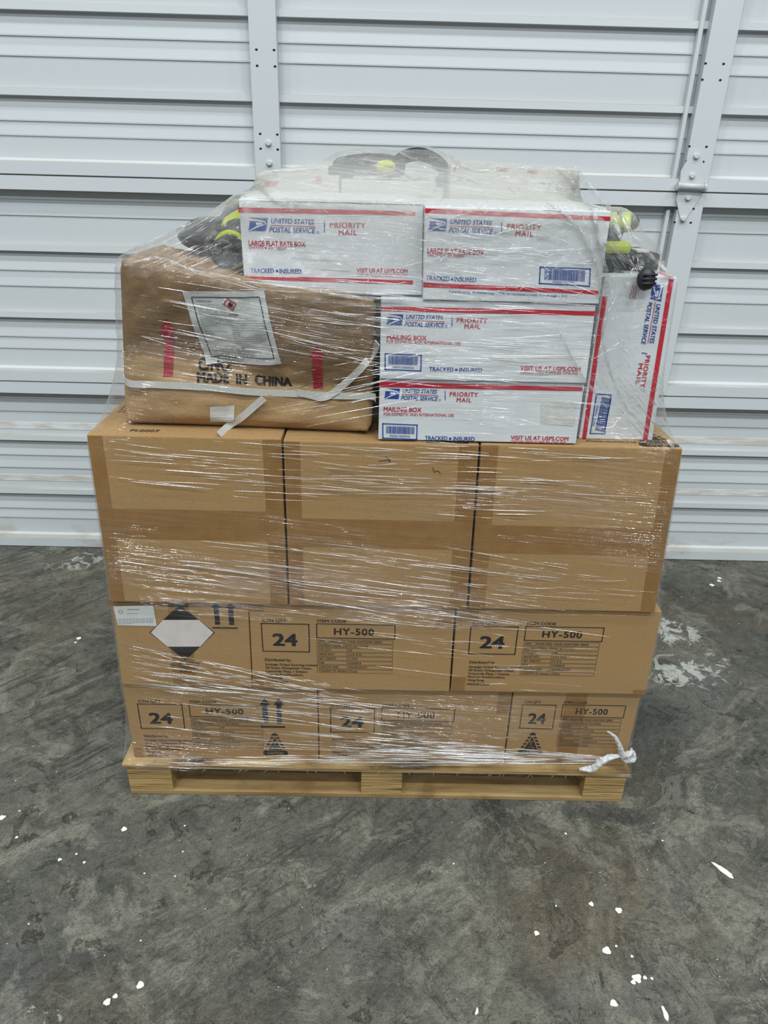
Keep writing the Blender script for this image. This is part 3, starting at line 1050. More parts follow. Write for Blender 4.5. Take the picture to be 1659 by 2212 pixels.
# third course: taped cartons
def taped(x0, x1, y0, z0, z1, label, lean, hb, ls, rs):
    t, F, c = carton(x0, x1, y0, z0, z1, 0.50, label, G3, lean)
    h = F.h
    def LX(z):
        return lean[0] * z / h + 0.001
    def RX(z):
        return F.w + lean[1] * z / h - 0.001
    tape(F, [(LX(hb[0]), hb[0]), (RX(hb[0]), hb[0]), (RX(hb[1]), hb[1]), (LX(hb[1]), hb[1])], t)
    zb, zt_ = 0.001, h - 0.002
    for q in ([(LX(zb), zb), (ls, zb), (ls + lean[0], zt_), (LX(zt_), zt_)], [(F.w - rs, zb), (RX(zb), zb), (RX(zt_), zt_), (F.w - rs + lean[1], zt_)]):
        p = Print(F, 0.0005)
        p.poly(q)
        p.done('tape', M['tape'], t)
    p = Print(F, 0.0009)
    zz = (hb[0] + hb[1]) / 2 - 0.004
    n = 24
    for k in range(n):
        p.seg((0.002 + (F.w - 0.004) * k / n, zz + random.uniform(-.0006, .0006)), (0.002 + (F.w - 0.004) * (k + 1) / n, zz + random.uniform(-.0006, .0006)), 0.0009)
    p.done('flap_seam', M['board_edge'], t)
    TF = Face(c[3], c[2], c[7])
    return t, F, TF
t, F, TF = taped(-0.563, -0.203, -0.02, 0.5425, 0.903, 'plain brown taped carton, left of the three in the third course', (0.006, 0.0), (0.147, 0.212), 0.028, 0.034)
p = Print(TF)
p.text('PI:0007', (0.072, 0.020), (0.125, 0.020), 0.012, bold=0.015)
p.done('batch_lettering', M['ink_soft'], t)
p = Print(TF)
for k in range(6):
    p.text('NET WEIGHT 12 KG CHINA', (0.012, 0.130 + 0.012 * k), (0.06, 0.130 + 0.012 * k), 0.006)
p.done('top_lettering', M['ink_soft'], t)
t, F, TF = taped(-0.199, 0.163, -0.021, 0.5425, 0.9005, 'plain brown taped carton, middle of the three in the third course, torn near its top', (0.0, -0.003), (0.138, 0.200), 0.030, 0.036)
p = Print(TF)
p.poly(rect(0.262, 0.004, 0.34, 0.03))
pl = p.done('caution_plate', M['ink'], t)
p = Print(TF, 0.0009)
p.text('CAUTION', (0.275, 0.007), (0.33, 0.007), 0.012, bold=0.01)
p.done('plate_lettering', M['board'], pl)
for pts in (((818, 996), (842, 992), (843, 998), (834, 985)), ((935, 1010), (938, 1020), (946, 1016), (952, 1024))):
    p = Print(F, 0.0008)
    pp = [F.px(*q) for q in pts]
    for a, b in zip(pp[:-1], pp[1:]):
        p.seg(a, b, 0.0012)
    p.done('tear', M['ink_soft'], t)
p = Print(F, 0.0008)
p.pxpoly([(708, 1016), (740, 1013), (765, 1020), (772, 1029), (758, 1024), (730, 1021)])
p.done('torn_patch', M['board_edge'], t)
t, F, TF = taped(0.168, 0.551, -0.02, 0.5425, 0.9015, 'plain brown taped carton, right of the three in the third course, emblem on its top', (-0.004, -0.016), (0.132, 0.193), 0.032, 0.030)
p = Print(TF)
p.text('PI:0007', (0.03, 0.010), (0.085, 0.010), 0.010, bold=0.015)
p.done('batch_lettering', M['ink_soft'], t)
p = Print(TF)
p.text('UN1170', (0.196, 0.038), (0.228, 0.038), 0.007, bold=0.01)
p.text('ETHANOL SOLUTION CLASS 3', (0.20, 0.024), (0.30, 0.024), 0.007, bold=0.01)
p.done('top_lettering', M['ink_soft'], t)
caution(TF, t, 0.295, 0.006, 0.075, 0.09, True)

# ================================================================== CRUMPLED BROWN CARTON
y_b = 0.030
bl, br = onY(264, 918, y_b), onY(803, 952, y_b - 0.022)
tr, tl = onY(812, 645, y_b - 0.062), onY(250, 556, y_b - 0.045)
bl.z = max(bl.z, 0.9045); br.z = 0.9045
hb = thing('battered_carton', 'big battered brown carton with red arrows, white label and loose strap', 'carton', ((bl.x + br.x) / 2, 0.18, 0.904))
DEP = 0.262
def crumple_bm():
    bm = bmesh.new()
    nx, nz, ny = 72, 44, 18
    cr = hexa(bl, br, tr, tl, DEP)
    def tri(c8, u, v, w_):
        f = [c8[i] for i in range(8)]
        a = f[0].lerp(f[1], u); b = f[3].lerp(f[2], u); fr = a.lerp(b, v)
        a = f[4].lerp(f[5], u); b = f[7].lerp(f[6], u); bk = a.lerp(b, v)
        return fr.lerp(bk, w_)
    vd = {}
    def V(u, v, w_):
        k = (round(u, 4), round(v, 4), round(w_, 4))
        if k not in vd:
            p = tri(cr, u, v, w_)
            # rounded worn edges
            def e(x):
                return min(x, 1 - x)
            edge = 0
            for a, b in ((u, v), (u, w_), (v, w_)):
                edge = max(edge, max(0, 1 - e(a) * 14) * max(0, 1 - e(b) * 14))
            cen = tri(cr, 0.5, 0.5, 0.5)
            p = p + (cen - p).normalized() * 0.010 * edge
            if w_ < 0.001:
                p = p + Vector((0, -1, 0)) * bulge_uv(u, v)
            if v > 0.90 and p.x > -0.275 and w_ > 0.08:
                p.z = min(p.z, 1.1545 - 0.12 * max(0, 0.999 - v))
            if v > 0.999:
                p.z += -0.012 * math.sin(math.pi * u) * math.sin(math.pi * w_) + 0.004 * math.sin(17 * u + 3 * w_)
            vd[k] = bm.verts.new(p)
        return vd[k]
    def grid(f, n, m_):
        for i in range(n):
            for j in range(m_):
                q = [f(i / n, j / m_), f((i + 1) / n, j / m_), f((i + 1) / n, (j + 1) / m_), f(i / n, (j + 1) / m_)]
                bm.faces.new(q)
    grid(lambda a, b: V(a, b, 0), nx, nz)
    grid(lambda a, b: V(1 - a, b, 1), nx, nz)
    grid(lambda a, b: V(0, b, 1 - a), ny, nz)
    grid(lambda a, b: V(1, b, a), ny, nz)
    grid(lambda a, b: V(a, 1, b), nx, ny)
    grid(lambda a, b: V(1 - a, 0, b), nx, ny)
    bmesh.ops.recalc_face_normals(bm, faces=bm.faces[:])
    COLLIDE.append(planes(cr))
    return bm
def bulge_uv(u, v):
    u = min(max(u, 0), 1); v = min(max(v, 0), 1)
    k = math.sin(math.pi * u) ** 0.5 * math.sin(math.pi * v) ** 0.5
    b = 0.006 * k + 0.0030 * k * math.sin(9 * u + 5 * v) + 0.0015 * k * math.sin(31 * u - 23 * v + 1.3)
    b -= 0.008 * math.exp(-((u - 0.93) / 0.06) ** 2 - ((v - 0.16) / 0.12) ** 2)      # caved lower right corner
    vc = 0.50 - 0.18 * u + 0.05 * math.sin(7 * u)
    b -= 0.030 * math.exp(-abs(v - vc) / 0.22) * min(1, 4 * u + 0.2) * min(1, 6 * (1 - u) + 0.2)   # fold across the middle
    b += 0.0012 * math.sin(60 * v + 9 * u) * k * (v < vc)
    b += k * (0.007 * mnoise.noise(Vector((u * 5, v * 3.2, 1.7))) + 0.0036 * mnoise.noise(Vector((u * 15, v * 10, 4.1))) + 0.0014 * mnoise.noise(Vector((u * 40, v * 26, 2.2))))
    return b
bw = (br - bl).length
def bulge_st(s, t):
    u = s / FB.w
    zt = FB.h0 + (FB.h1 - FB.h0) * u
    return bulge_uv(u, t / max(zt, 1e-3))
FB = Face(bl, br, tl)
FB.h0 = (tl - bl).dot(FB.ev)
FB.h1 = (tr - br).dot(FB.ev)
FB.bulge = bulge_st
_cb = crumple_bm()
_cb.normal_update()
_ct = BVHTree.FromBMesh(_cb)
def cast_st(s, t):
    p = FB.o + FB.eu * s + FB.ev * t + FB.n * 0.15
    h = _ct.ray_cast(p, -FB.n)
    return 0.15 - h[3] if h[0] is not None else 0.0
FB.bulge = cast_st
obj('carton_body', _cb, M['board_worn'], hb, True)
def pxarrow(cx, y0, y1, hw, sw, dx):
    p = Print(FB, 0.0012)
    N = 16
    hy = y1 + (y0 - y1) * 0.27
    for k in range(N):
        a, b = k / N, (k + 1) / N
        ya, yb = hy + (y0 - hy) * a, hy + (y0 - hy) * b
        xa, xb = cx + dx * (ya - y1) / (y0 - y1), cx + dx * (yb - y1) / (y0 - y1)
        p.pxpoly([(xb - sw, yb), (xb + sw, yb), (xa + sw, ya), (xa - sw, ya)])
    for k in range(6):
        ya, yb = y1 + (hy - y1) * k / 6, y1 + (hy - y1) * (k + 1) / 6
        wa, wb = hw * k / 6, hw * (k + 1) / 6
        p.pxpoly([(cx - wb, yb), (cx + wb, yb), (cx + wa + 0.05, ya), (cx - wa - 0.05, ya)])
    p.done('red_arrow', M['crimson'], hb)
pxarrow(356, 817, 691, 19, 10, 4)
pxarrow(685, 849, 746, 19, 10.5, -1)
p = Print(FB, 0.0010)
p.pxtext('C/NO:', (425, 805), (494, 811), 21, bold=0.055)
p.done('carton_number_lettering', M['ink'], hb)
p = Print(FB, 0.0012)
p.pxtext('MADE  IN  CHINA', (424, 830), (626, 843), 18.5, bold=0.055, track=1.05)
p.done('origin_lettering', M['ink'], hb)
# the pasted paper label
lab = Print(FB, 0.0022)
NN = 26
A, B, C_, E_ = (440, 796), (607, 789), (570, 627), (394, 629)
def lq(u, v):
    return ((A[0] * (1 - u) + B[0] * u) * (1 - v) + (E_[0] * (1 - u) + C_[0] * u) * v, (A[1] * (1 - u) + B[1] * u) * (1 - v) + (E_[1] * (1 - u) + C_[1] * u) * v)
for i in range(NN):
    for j in range(NN):
        lab.pxpoly([lq(i / NN, j / NN), lq((i + 1) / NN, j / NN), lq((i + 1) / NN, (j + 1) / NN), lq(i / NN, (j + 1) / NN)])
lab = lab.done('hazard_label', M['paper'], hb, 'white paper hazard label pasted at a slant')
p = Print(FB, 0.0032)
for a, b in (((0.09, 0.09), (0.93, 0.09)), ((0.93, 0.09), (0.93, 0.92)), ((0.93, 0.92), (0.09, 0.92)), ((0.09, 0.92), (0.09, 0.09))):
    for k in range(10):
        x0 = (a[0] + (b[0] - a[0]) * k / 10, a[1] + (b[1] - a[1]) * k / 10)
        x1 = (a[0] + (b[0] - a[0]) * (k + 1) / 10, a[1] + (b[1] - a[1]) * (k + 1) / 10)
        p.seg(FB.px(*lq(*x0)), FB.px(*lq(*x1)), 0.0015)
p.done('label_border', M['ink'], lab)
p = Print(FB, 0.0032)
def lt(s, u, v, u1, cap, bold=0.0):
    p.pxtext(s, lq(u, v), lq(u1, v), cap, bold=bold)
lt('Disinfecting wipes', 0.13, 0.86, 0.33, 4.2, 0.0)
lt('Danger', 0.505, 0.685, 0.63, 5.0, 0.005)
left = ['Ingredients:  Benzalkonium  (CAS', '68424-85-1)Trace, aloe  leaf  glycerin', '(CAS      56-81-5)       0.1%mix,', 'Phenoxyethanol    CAS    122-99-6', '0.2%mix,  111-46-6 Diethyl ethanol',
        'water (CAS 7732-18-5)84.2%mix, propanol', 'glycol (CAS 57-55-6)0.75mix,   Alcohol', '64-17-5 14.75%mix,  glycerin   (CAS', '56-81-5)0.75mix,  80 pcs  wipes (CAS', '77-92-9) 0.05 mix']
for k, s in enumerate(left):
    lt(s, 0.125, 0.815 - 0.031 * k, 0.49 if k < 9 else 0.30, 2.1)
lt('Made in China,  Ping Yang City Zhe Jiang', 0.125, 0.455, 0.42, 2.1)
lt('Manufacture', 0.125, 0.425, 0.24, 2.1, 0.012)
lt('Address: No.18 Industrial Road, Yi', 0.12, 0.365, 0.44, 2.1)
lt('Town, Yiwu City, Zhejiang Province', 0.12, 0.335, 0.46, 2.1)
lt('Postcode:  322000', 0.12, 0.245, 0.29, 2.1)
lt('Tel : 0579-85112233', 0.12, 0.185, 0.32, 2.1)
lt('Emergency call:', 0.115, 0.125, 0.26, 2.1)
lt('+86 0579 85112', 0.115, 0.095, 0.27, 2.3, 0.01)
right = ['H228 Flammable solid', 'H315 Causes mild skin irritation', '[Precautionary Statement Prevention]', 'P210 Keep away from heat, hot surfaces, sparks,', 'open flames and other ignition sources. No smoking.',
         'P240 Ground and bond container and receiving', 'equipment.', 'P241 Use                            explosion-proof', 'electrical/ventilating/lighting/ equipment.', 'P280 Wear protective gloves/protective clothing/eye',
         'protection/face protection/hearing protection.', '[Precautionary Statement Response]', 'P332 P313 If skin irritation occurs: Get medical help.', 'P370+P378 In case of fire: Use extinguisher to', 'put out.', '[Precautionary Statement Storage]', 'P403 None', 'Made in China']
wd = [0.24, 0.36, 0.42, 0.455, 0.46, 0.455, 0.10, 0.455, 0.36, 0.455, 0.39, 0.33, 0.455, 0.455, 0.10, 0.30, 0.08, 0.2]
for k, s in enumerate(right):
    lt(s, 0.49 - 0.001 * k, 0.635 - 0.0305 * k, min(0.49 + wd[k], 0.92), 2.1)
p.done('label_lettering', M['ink'], lab)
p = Print(FB, 0.0034)
dm = [(0.475, 0.835), (0.565, 0.755), (0.625, 0.835), (0.535, 0.905)]
p.frame([FB.px(*lq(*d)) for d in dm], 0.0022)
pic = p.done('flame_pictogram', M['red'], lab)
p = Print(FB, 0.0034)
fl_ = [(0.53, 0.80), (0.575, 0.80), (0.59, 0.825), (0.58, 0.85), (0.572, 0.835), (0.560, 0.868), (0.545, 0.845), (0.535, 0.855), (0.522, 0.825)]
p.pxpoly([lq(*d) for d in fl_])
p.poly([FB.px(*lq(*d)) for d in ((0.535, 0.788), (0.59, 0.788), (0.59, 0.793), (0.535, 0.793))])
p.done('flame', M['ink'], pic)
p = Print(FB, 0.0018)
for i in range(8):
    for j in range(6):
        def tq(u, v):
            return (453 + 52 * u, 915 - 36 * v)
        p.pxpoly([tq(i / 8, j / 6), tq((i + 1) / 8, j / 6), tq((i + 1) / 8, (j + 1) / 6), tq(i / 8, (j + 1) / 6)])
p.done('clear_tape_patch', M['clear_tape'], hb)
# strap round the battered carton
def ribbon(bm, pts, wid, side, th=0.0012):
    pts = [Vector(p) for p in pts]
    rows = []
    for i, p in enumerate(pts):
        t = (pts[min(i + 1, len(pts) - 1)] - pts[max(i - 1, 0)]).normalized()
        sd = Vector(side[i] if isinstance(side, list) else side)
        s = (sd - t * sd.dot(t)).normalized() * wid / 2
        n = t.cross(s).normalized() * th
        rows.append([bm.verts.new(p + s), bm.verts.new(p - s), bm.verts.new(p - s + n), bm.verts.new(p + s + n)])
    for a, b in zip(rows[:-1], rows[1:]):
        for k in range(4):
            bm.faces.new((a[k], a[(k + 1) % 4], b[(k + 1) % 4], b[k]))
    bm.faces.new(rows[0])
    bm.faces.new(list(reversed(rows[-1])))
def smooth_path(pts, n=10):
    pts = [Vector(p) for p in pts]
    out = []
    for i in range(len(pts) - 1):
        p0, p1, p2, p3 = pts[max(i - 1, 0)], pts[i], pts[i + 1], pts[min(i + 2, len(pts) - 1)]
        for k in range(n):
            t = k / n
            out.append(0.5 * ((2 * p1) + (p2 - p0) * t + (2 * p0 - 5 * p1 + 4 * p2 - p3) * t * t + (3 * p1 - p0 - 3 * p2 + p3) * t ** 3))
    out.append(pts[-1])
    return out
def onFB(px, py, off=0.004):
    s, t = FB.px(px, py)
    return FB.at(s, t, off)
st = thing('packing_strap', 'loose white woven strap around the battered brown carton', 'strap', ((bl.x + br.x) / 2, 0.03, 1.0))
bm = bmesh.new()
la = onFB(256, 816) 
path = [Vector((la.x - 0.006, DEP * 0.8, la.z + 0.03)), Vector((la.x - 0.008, 0.10, la.z + 0.01)), la + Vector((-0.002, 0, 0)), onFB(268, 824), onFB(340, 831), onFB(440, 839), onFB(540, 850), onFB(640, 857), onFB(720, 861), onFB(800, 860), onFB(812, 859)]
ribbon(bm, smooth_path(path), 0.0125, (0, 0, 1))
bmesh.ops.recalc_face_normals(bm, faces=bm.faces[:])
obj('strap_band', bm, M['strap'], st)
bm = bmesh.new()
ribbon(bm, smooth_path([onFB(640, 853, .007), onFB(668, 858, .010), onFB(695, 862, .009), onFB(716, 855, .008), onFB(745, 832, .007), onFB(780, 795, .007), onFB(806, 765, .006), onFB(816, 738, .004)]), 0.0125, [Vector((-.5, 0, 1))] * 71)
bmesh.ops.recalc_face_normals(bm, faces=bm.faces[:])
obj('strap_end', bm, M['strap'], st)
bm = bmesh.new()
ribbon(bm, smooth_path([onFB(570, 860, .008), onFB(555, 873, .008), onFB(520, 903, .006), onFB(492, 924, .006), onZ(474, 938, 0.909)]), 0.0130, [Vector((-.8, 0, 1))] * 41)
bmesh.ops.recalc_face_normals(bm, faces=bm.faces[:])
obj('strap_end', bm, M['strap'], st)

# ================================================================== POSTAL BOXES
def eagle(face, corners, parent, name='eagle_emblem'):
    """corners in px: TL TR BR BL of the emblem"""
    P4 = [np.array(face.px(*c)) for c in corners]
    def Q(u, v):
        a = P4[3] + (P4[2] - P4[3]) * u
        b = P4[0] + (P4[1] - P4[0]) * u
        return tuple(a + (b - a) * v)
    p = Print(face, 0.0006)
    p.poly([Q(0, 0), Q(1, 0), Q(1, 1), Q(0.03, 1)])
    e = p.done(name, M['blue'], parent)
    p = Print(face, 0.0009)
    p.poly([Q(*c) for c in ((-0.03, 1.02), (-0.03, 0.985), (0.30, 0.93), (0.62, 0.84), (0.86, 0.75), (0.95, 0.60), (0.93, 0.50), (0.87, 0.45), (0.90, 0.56), (0.84, 0.65), (0.70, 0.69), (0.40, 0.735), (-0.03, 0.745))])
    p.poly([Q(*c) for c in ((-0.02, -0.02), (0.40, 0.33), (0.72, 0.50), (0.86, 0.52), (0.78, 0.42), (0.58, 0.33), (0.30, 0.14), (0.10, -0.02))])
    p.poly([Q(*c) for c in ((0.34, 0.66), (0.72, 0.62), (0.76, 0.56), (0.55, 0.47), (0.42, 0.44))])
    p.done('emblem_swoosh', M['white_board'], e)
    return e
def barcode(face, a, b, cap_px, parent, num, numa, numb, ncap, frame_px):
    p = Print(face)
    p.frame([face.px(*c) for c in frame_px], 0.0020)
    A_, B_ = np.array(face.px(*a)), np.array(face.px(*b))
    d = np.array([b[0] - a[0], b[1] - a[1]], float)
    d /= np.linalg.norm(d)
    top = np.array(face.px(a[0] + d[1] * cap_px, a[1] - d[0] * cap_px)) - A_
    r = random.Random(5)
    x = 0.0
    while x < 1:
        w_ = r.choice((0.008, 0.008, 0.014, 0.02))
        q0, q1 = A_ + (B_ - A_) * x, A_ + (B_ - A_) * min(1, x + w_)
        p.poly([q0, q1, q1 + top, q0 + top])
        x += w_ + r.choice((0.008, 0.008, 0.013))
    p.pxtext(num, numa, numb, ncap, bold=0.0)
    p.done('barcode', M['blue'], parent)
def stripe(face, pts, parent):
    p = Print(face, 0.0005)
    p.pxpoly(pts)
    p.done('red_stripe', M['red'], parent)
def postal(quad_px, y, z0, z1, depth, label, flapshadow=True, group='white and red postal boxes on the load', mat='white_board'):
    q = [onY(*c, y) for c in quad_px]
    x0, x1 = (q[0].x + q[3].x) / 2, (q[1].x + q[2].x) / 2
    t = thing('postal_box', label, 'box', ((x0 + x1) / 2, y + depth / 2, z0), group)
    c = hexa((q[0].x, y, z0), (q[1].x, y, z0), (q[2].x, y, z1), (q[3].x, y, z1), depth)
    box_body('box_body', c, M[mat], t, 0.0018)
    return t, Face(c[0], c[1], c[3]), c
def fascia(F, t, dx, dy, sc_, tx, ty, ang=0.0):
    pass
def heading(F, t, ox, oy, k, ay):
    """the postal heading; (ox,oy) px of the emblem's lower left, k px scale, ay px of fall per px to the right"""
    def X(x, y):
        return (ox + x * k, oy + x * k * ay + y * k)
    eagle(F, (X(1, -28), X(40, -28), X(36, 0), X(-2, 0)), t)
    p = Print(F)
    p.pxtext('UNITED STATES', X(46, -17), X(138, -17), 10.5 * k, bold=0.022, shear=0.22)
    p.pxtext('POSTAL SERVICE', X(43, 2), X(140, 2), 11 * k, bold=0.022, shear=0.22)
    p.pxpoly([X(161, 0), X(163, 0), X(163, -25), X(161, -25)])
    c0 = np.array(F.px(*X(147.5, 0)))
    for q in range(10):
        a, b = 2 * math.pi * q / 10, 2 * math.pi * (q + 1) / 10
        p.seg(c0 + 0.0017 * np.array([math.cos(a), math.sin(a)]), c0 + 0.0017 * np.array([math.cos(b), math.sin(b)]), 0.0006)
    p.done('service_lettering', M['blue'], t)
    p = Print(F)
    p.pxpoly([X(45, -11.6), X(143, -11.6), X(143, -13.0), X(45, -13.0)])
    p.pxtext('PRIORITY', X(174, -11), X(250, -11), 11.5 * k, bold=0.022, track=1.15)
    p.pxtext('MAIL', X(193, 4), X(232, 4), 11 * k, bold=0.022, track=1.2)
    p.done('service_heading', M['red'], t)
Z3 = 0.9045
# lower long box
t, F, c = postal(((817, 952), (1243, 965), (1262, 834), (820, 818)), -0.015, Z3, 1.0185, 0.31, 'long white postal box directly on the third course, tape scar at its right end')
stripe(F, [(819, 836), (1258, 845), (1259, 836), (819, 824)], t)
heading(F, t, 832, 861, 0.80, 0.024)
p = Print(F)
p.pxtext('MAILING BOX', (829, 888), (910, 890), 9.5, bold=0.022)
p.pxtext('FOR DOMESTIC AND INTERNATIONAL USE', (829, 897), (980, 900), 6.2, bold=0.004)
p.done('name_lettering', M['red'], t)
p = Print(F)
p.pxtext('VISIT US AT USPS.COM', (1103, 949), (1227, 952), 8.5, bold=0.018)
p.pxtext('ORDER FREE SUPPLIES ONLINE', (1103, 957), (1222, 959), 6.0, bold=0.0)
p.done('web_lettering', M['red'], t)
p = Print(F)
p.pxtext('TRACKED', (918, 950), (966, 951), 8.5, bold=0.02)
p.pxtext('INSURED', (979, 951.5), (1025, 952.5), 8.5, bold=0.02)
p.pxpoly([(970, 950), (975, 950), (975, 945), (970, 945)])
p.done('blue_lettering', M['blue'], t)
barcode(F, (834, 936), (895, 938), 16, t, 'PS00010000026', (842, 943.5), (886, 945), 4.5, ((827, 946), (900, 949), (901, 918), (827, 915)))
p = Print(F, 0.0007)
p.pxpoly([(1168, 915), (1240, 920), (1246, 870), (1200, 867), (1170, 870)])
p.done('tape_scar', M['clear_tape'], t)
# upper long box
t, F, c = postal(((820, 818), (1265, 832), (1288, 657), (823, 645)), -0.02, 1.0195, 1.156, 0.31, 'long white postal box stacked on another long one, without a tape scar')
stripe(F, [(823, 672), (1287, 682), (1287.5, 672), (823, 661)], t)
heading(F, t, 837, 702, 0.86, 0.024)
p = Print(F)
p.pxtext('MAILING BOX', (836, 733), (921, 735), 10, bold=0.022)
p.pxtext('FOR DOMESTIC AND INTERNATIONAL USE', (835, 741), (995, 745), 6.5, bold=0.004)
p.done('name_lettering', M['red'], t)
p = Print(F)
p.pxtext('VISIT US AT USPS.COM', (1124, 799), (1253, 802), 9.0, bold=0.018)
p.pxtext('ORDER FREE SUPPLIES ONLINE', (1124, 807), (1248, 809), 6.2, bold=0.0)
p.done('web_lettering', M['red'], t)
p = Print(F)
p.pxtext('TRACKED', (927, 801.5), (979, 802.5), 9, bold=0.02)
p.pxtext('INSURED', (992, 803), (1041, 804), 9, bold=0.02)
p.pxpoly([(983, 801), (988, 801), (988, 796), (983, 796)])
p.done('blue_lettering', M['blue'], t)
barcode(F, (839, 787), (902, 789), 19, t, 'PS00010000026', (848, 795), (894, 796.5), 4.6, ((832, 798), (909, 801), (910, 767), (832, 764)))
# flat rate box, left
t, F, c = postal(((528, 612), (911, 641), (914, 441), (515, 428)), 0.004, 1.160, 1.304, 0.305, 'white postal box at the top left, its lower edge behind the battered carton')
c0 = [Vector(p_) for p_ in c]
stripe(F, [(515, 459), (897, 465.5), (897, 456), (515, 448)], t)
stripe(F, [(526, 603), (892, 615), (892, 606), (526, 594)], t)
heading(F, t, 539, 498, 1.0, 0.026)
p = Print(F)
p.pxtext('LARGE FLAT RATE BOX', (537.5, 530), (660, 533), 10.5, bold=0.022)
p.pxtext('ONE RATE', (538, 537), (569, 538), 6.2, bold=0.004)
p.pxtext('ANY WEIGHT', (579, 538.5), (619, 539.5), 6.2, bold=0.004)
p.pxpoly([(572, 537.5), (576, 537.5), (576, 533.5), (572, 533.5)])
p.done('name_lettering', M['red'], t)
p = Print(F)
p.pxtext('VISIT US AT USPS.COM', (771, 588), (880, 590), 9, bold=0.018)
p.pxtext('ORDER FREE SUPPLIES ONLINE', (771, 596.5), (880, 598), 6.2, bold=0.0)
p.done('web_lettering', M['red'], t)
p = Print(F)
p.pxtext('TRACKED', (542, 589), (592, 589.5), 9.3, bold=0.02)
p.pxtext('INSURED', (604, 590), (651, 591), 9.3, bold=0.02)
p.pxpoly([(596, 588), (601, 588), (601, 583), (596, 583)])
p.done('blue_lettering', M['blue'], t)
p = Print(F, 0.0004)
p.pxpoly([(693, 583), (758, 586), (760, 556), (742, 548), (694, 546)])
p.done('clear_tape_patch', M['white_board'], t)
p = Print(F, 0.0005)
p.pxpoly([(560, 434.5), (660, 435.0), (760, 437.2), (912, 442.2), (912, 443.4), (760, 439.8), (660, 437.2), (560, 435.6)])
p.done('flap_gap', M['ink'], t)
bm = bmesh.new()
add_box(bm, c[3].x + 0.03, c[2].x - 0.02, c[3].y + 0.0015, c[3].y + 0.30, c[3].z + 0.0002, c[3].z + 0.0022)
obj('lid_flap', bm, M['white_board'], t)
# flat rate box, right
t, F, c = postal(((914, 641), (1294, 652), (1320, 459), (919, 442)), -0.024, 1.157, 1.301, 0.305, 'white postal box at the top right with a barcode, on the long boxes')
stripe(F, [(918, 460), (1318, 477), (1318.5, 468), (918, 450)], t)
stripe(F, [(914, 620), (1292, 636), (1293, 628), (914, 610)], t)
heading(F, t, 928, 498, 0.96, 0.040)
p = Print(F)
p.pxtext('LARGE FLAT RATE BOX', (923, 546), (1045, 551), 10.5, bold=0.022)
p.pxtext('ONE RATE', (924, 553), (954, 554), 6.2, bold=0.004)
p.pxtext('ANY WEIGHT', (964, 554.5), (1003, 556), 6.2, bold=0.004)
p.pxpoly([(957, 553.5), (961, 553.5), (961, 549.5), (957, 549.5)])
p.done('red_lettering', M['red'], t)
p = Print(F)
p.pxtext('TRACKED', (920, 605), (971, 607), 9.3, bold=0.02)
p.pxtext('INSURED', (981, 607.5), (1028, 609), 9.3, bold=0.02)
p.pxpoly([(974, 605.5), (979, 605.5), (979, 600.5), (974, 600.5)])
p.pxtext('Mailing this package, the maximum weight is 70 lbs. For international shipments, maximum weight is 20 lbs', (970, 631), (1225, 642), 4.5, bold=0.01)
p.done('blue_lettering', M['blue'], t)
barcode(F, (1176, 604), (1263, 608), 24, t, 'PS00001032790', (1194, 611), (1240, 613), 4.5, ((1165, 612), (1273, 618), (1275, 581), (1167, 577)))
# upright box at the right
t, F, c = postal(((1250, 948), (1408, 955), (1462, 603), (1308, 588)), 0.02, Z3 - 0.0025, 1.197, 0.305, 'white postal box standing upright at the right end, writing running sideways')
stripe(F, [(1257, 947), (1266, 947), (1312, 640), (1301, 640)], t)
stripe(F, [(1388, 952), (1398, 953), (1455, 604), (1445, 602)], t)
def side(x):                    # px column of the sideways heading at row y
    return x
p4 = ((1433, 617), (1428, 651), (1405, 646), (1409, 612))
eagle(F, p4, t)
p = Print(F)
p.pxtext('UNITED STATES', (1418, 656), (1403, 740), 9, bold=0.022, shear=0.22)
p.pxtext('POSTAL SERVICE', (1400, 652), (1385, 742), 9, bold=0.022, shear=0.22)
p.pxpoly([(1386, 763), (1398, 765), (1398, 763), (1386, 761)])
p.done('service_lettering', M['blue'], t)
p = Print(F)
p.pxpoly([(1414.5, 653), (1416, 653), (1400, 742), (1398.5, 742)])
p.pxtext('PRIORITY', (1395, 768), (1383, 836), 9.5, bold=0.022, track=1.15)
p.pxtext('MAIL', (1380, 785), (1373, 829), 8.5, bold=0.022, track=1.2)
p.done('service_heading', M['red'], t)
p = Print(F)
for k in range(3):
    p.pxtext('Schedule a free pickup', (1364 + 4.5 * k, 615 + k), (1360 + 4.5 * k, 644 + k), 3, bold=0.02)
p.done('pickup_lettering', M['red'], t)
barcode(F, (1300, 857), (1285, 929), 22, t, 'PS00001032790', (1290, 870), (1279, 920), 4.5, ((1320, 853), (1306, 937), (1275, 936), (1289, 851)))
p = Print(Face(c[3], c[2], c[7]), 0.0006)
p.poly(rect(0.108, 0.0, 0.118, 0.30))
p.done('red_stripe', M['red'], t)
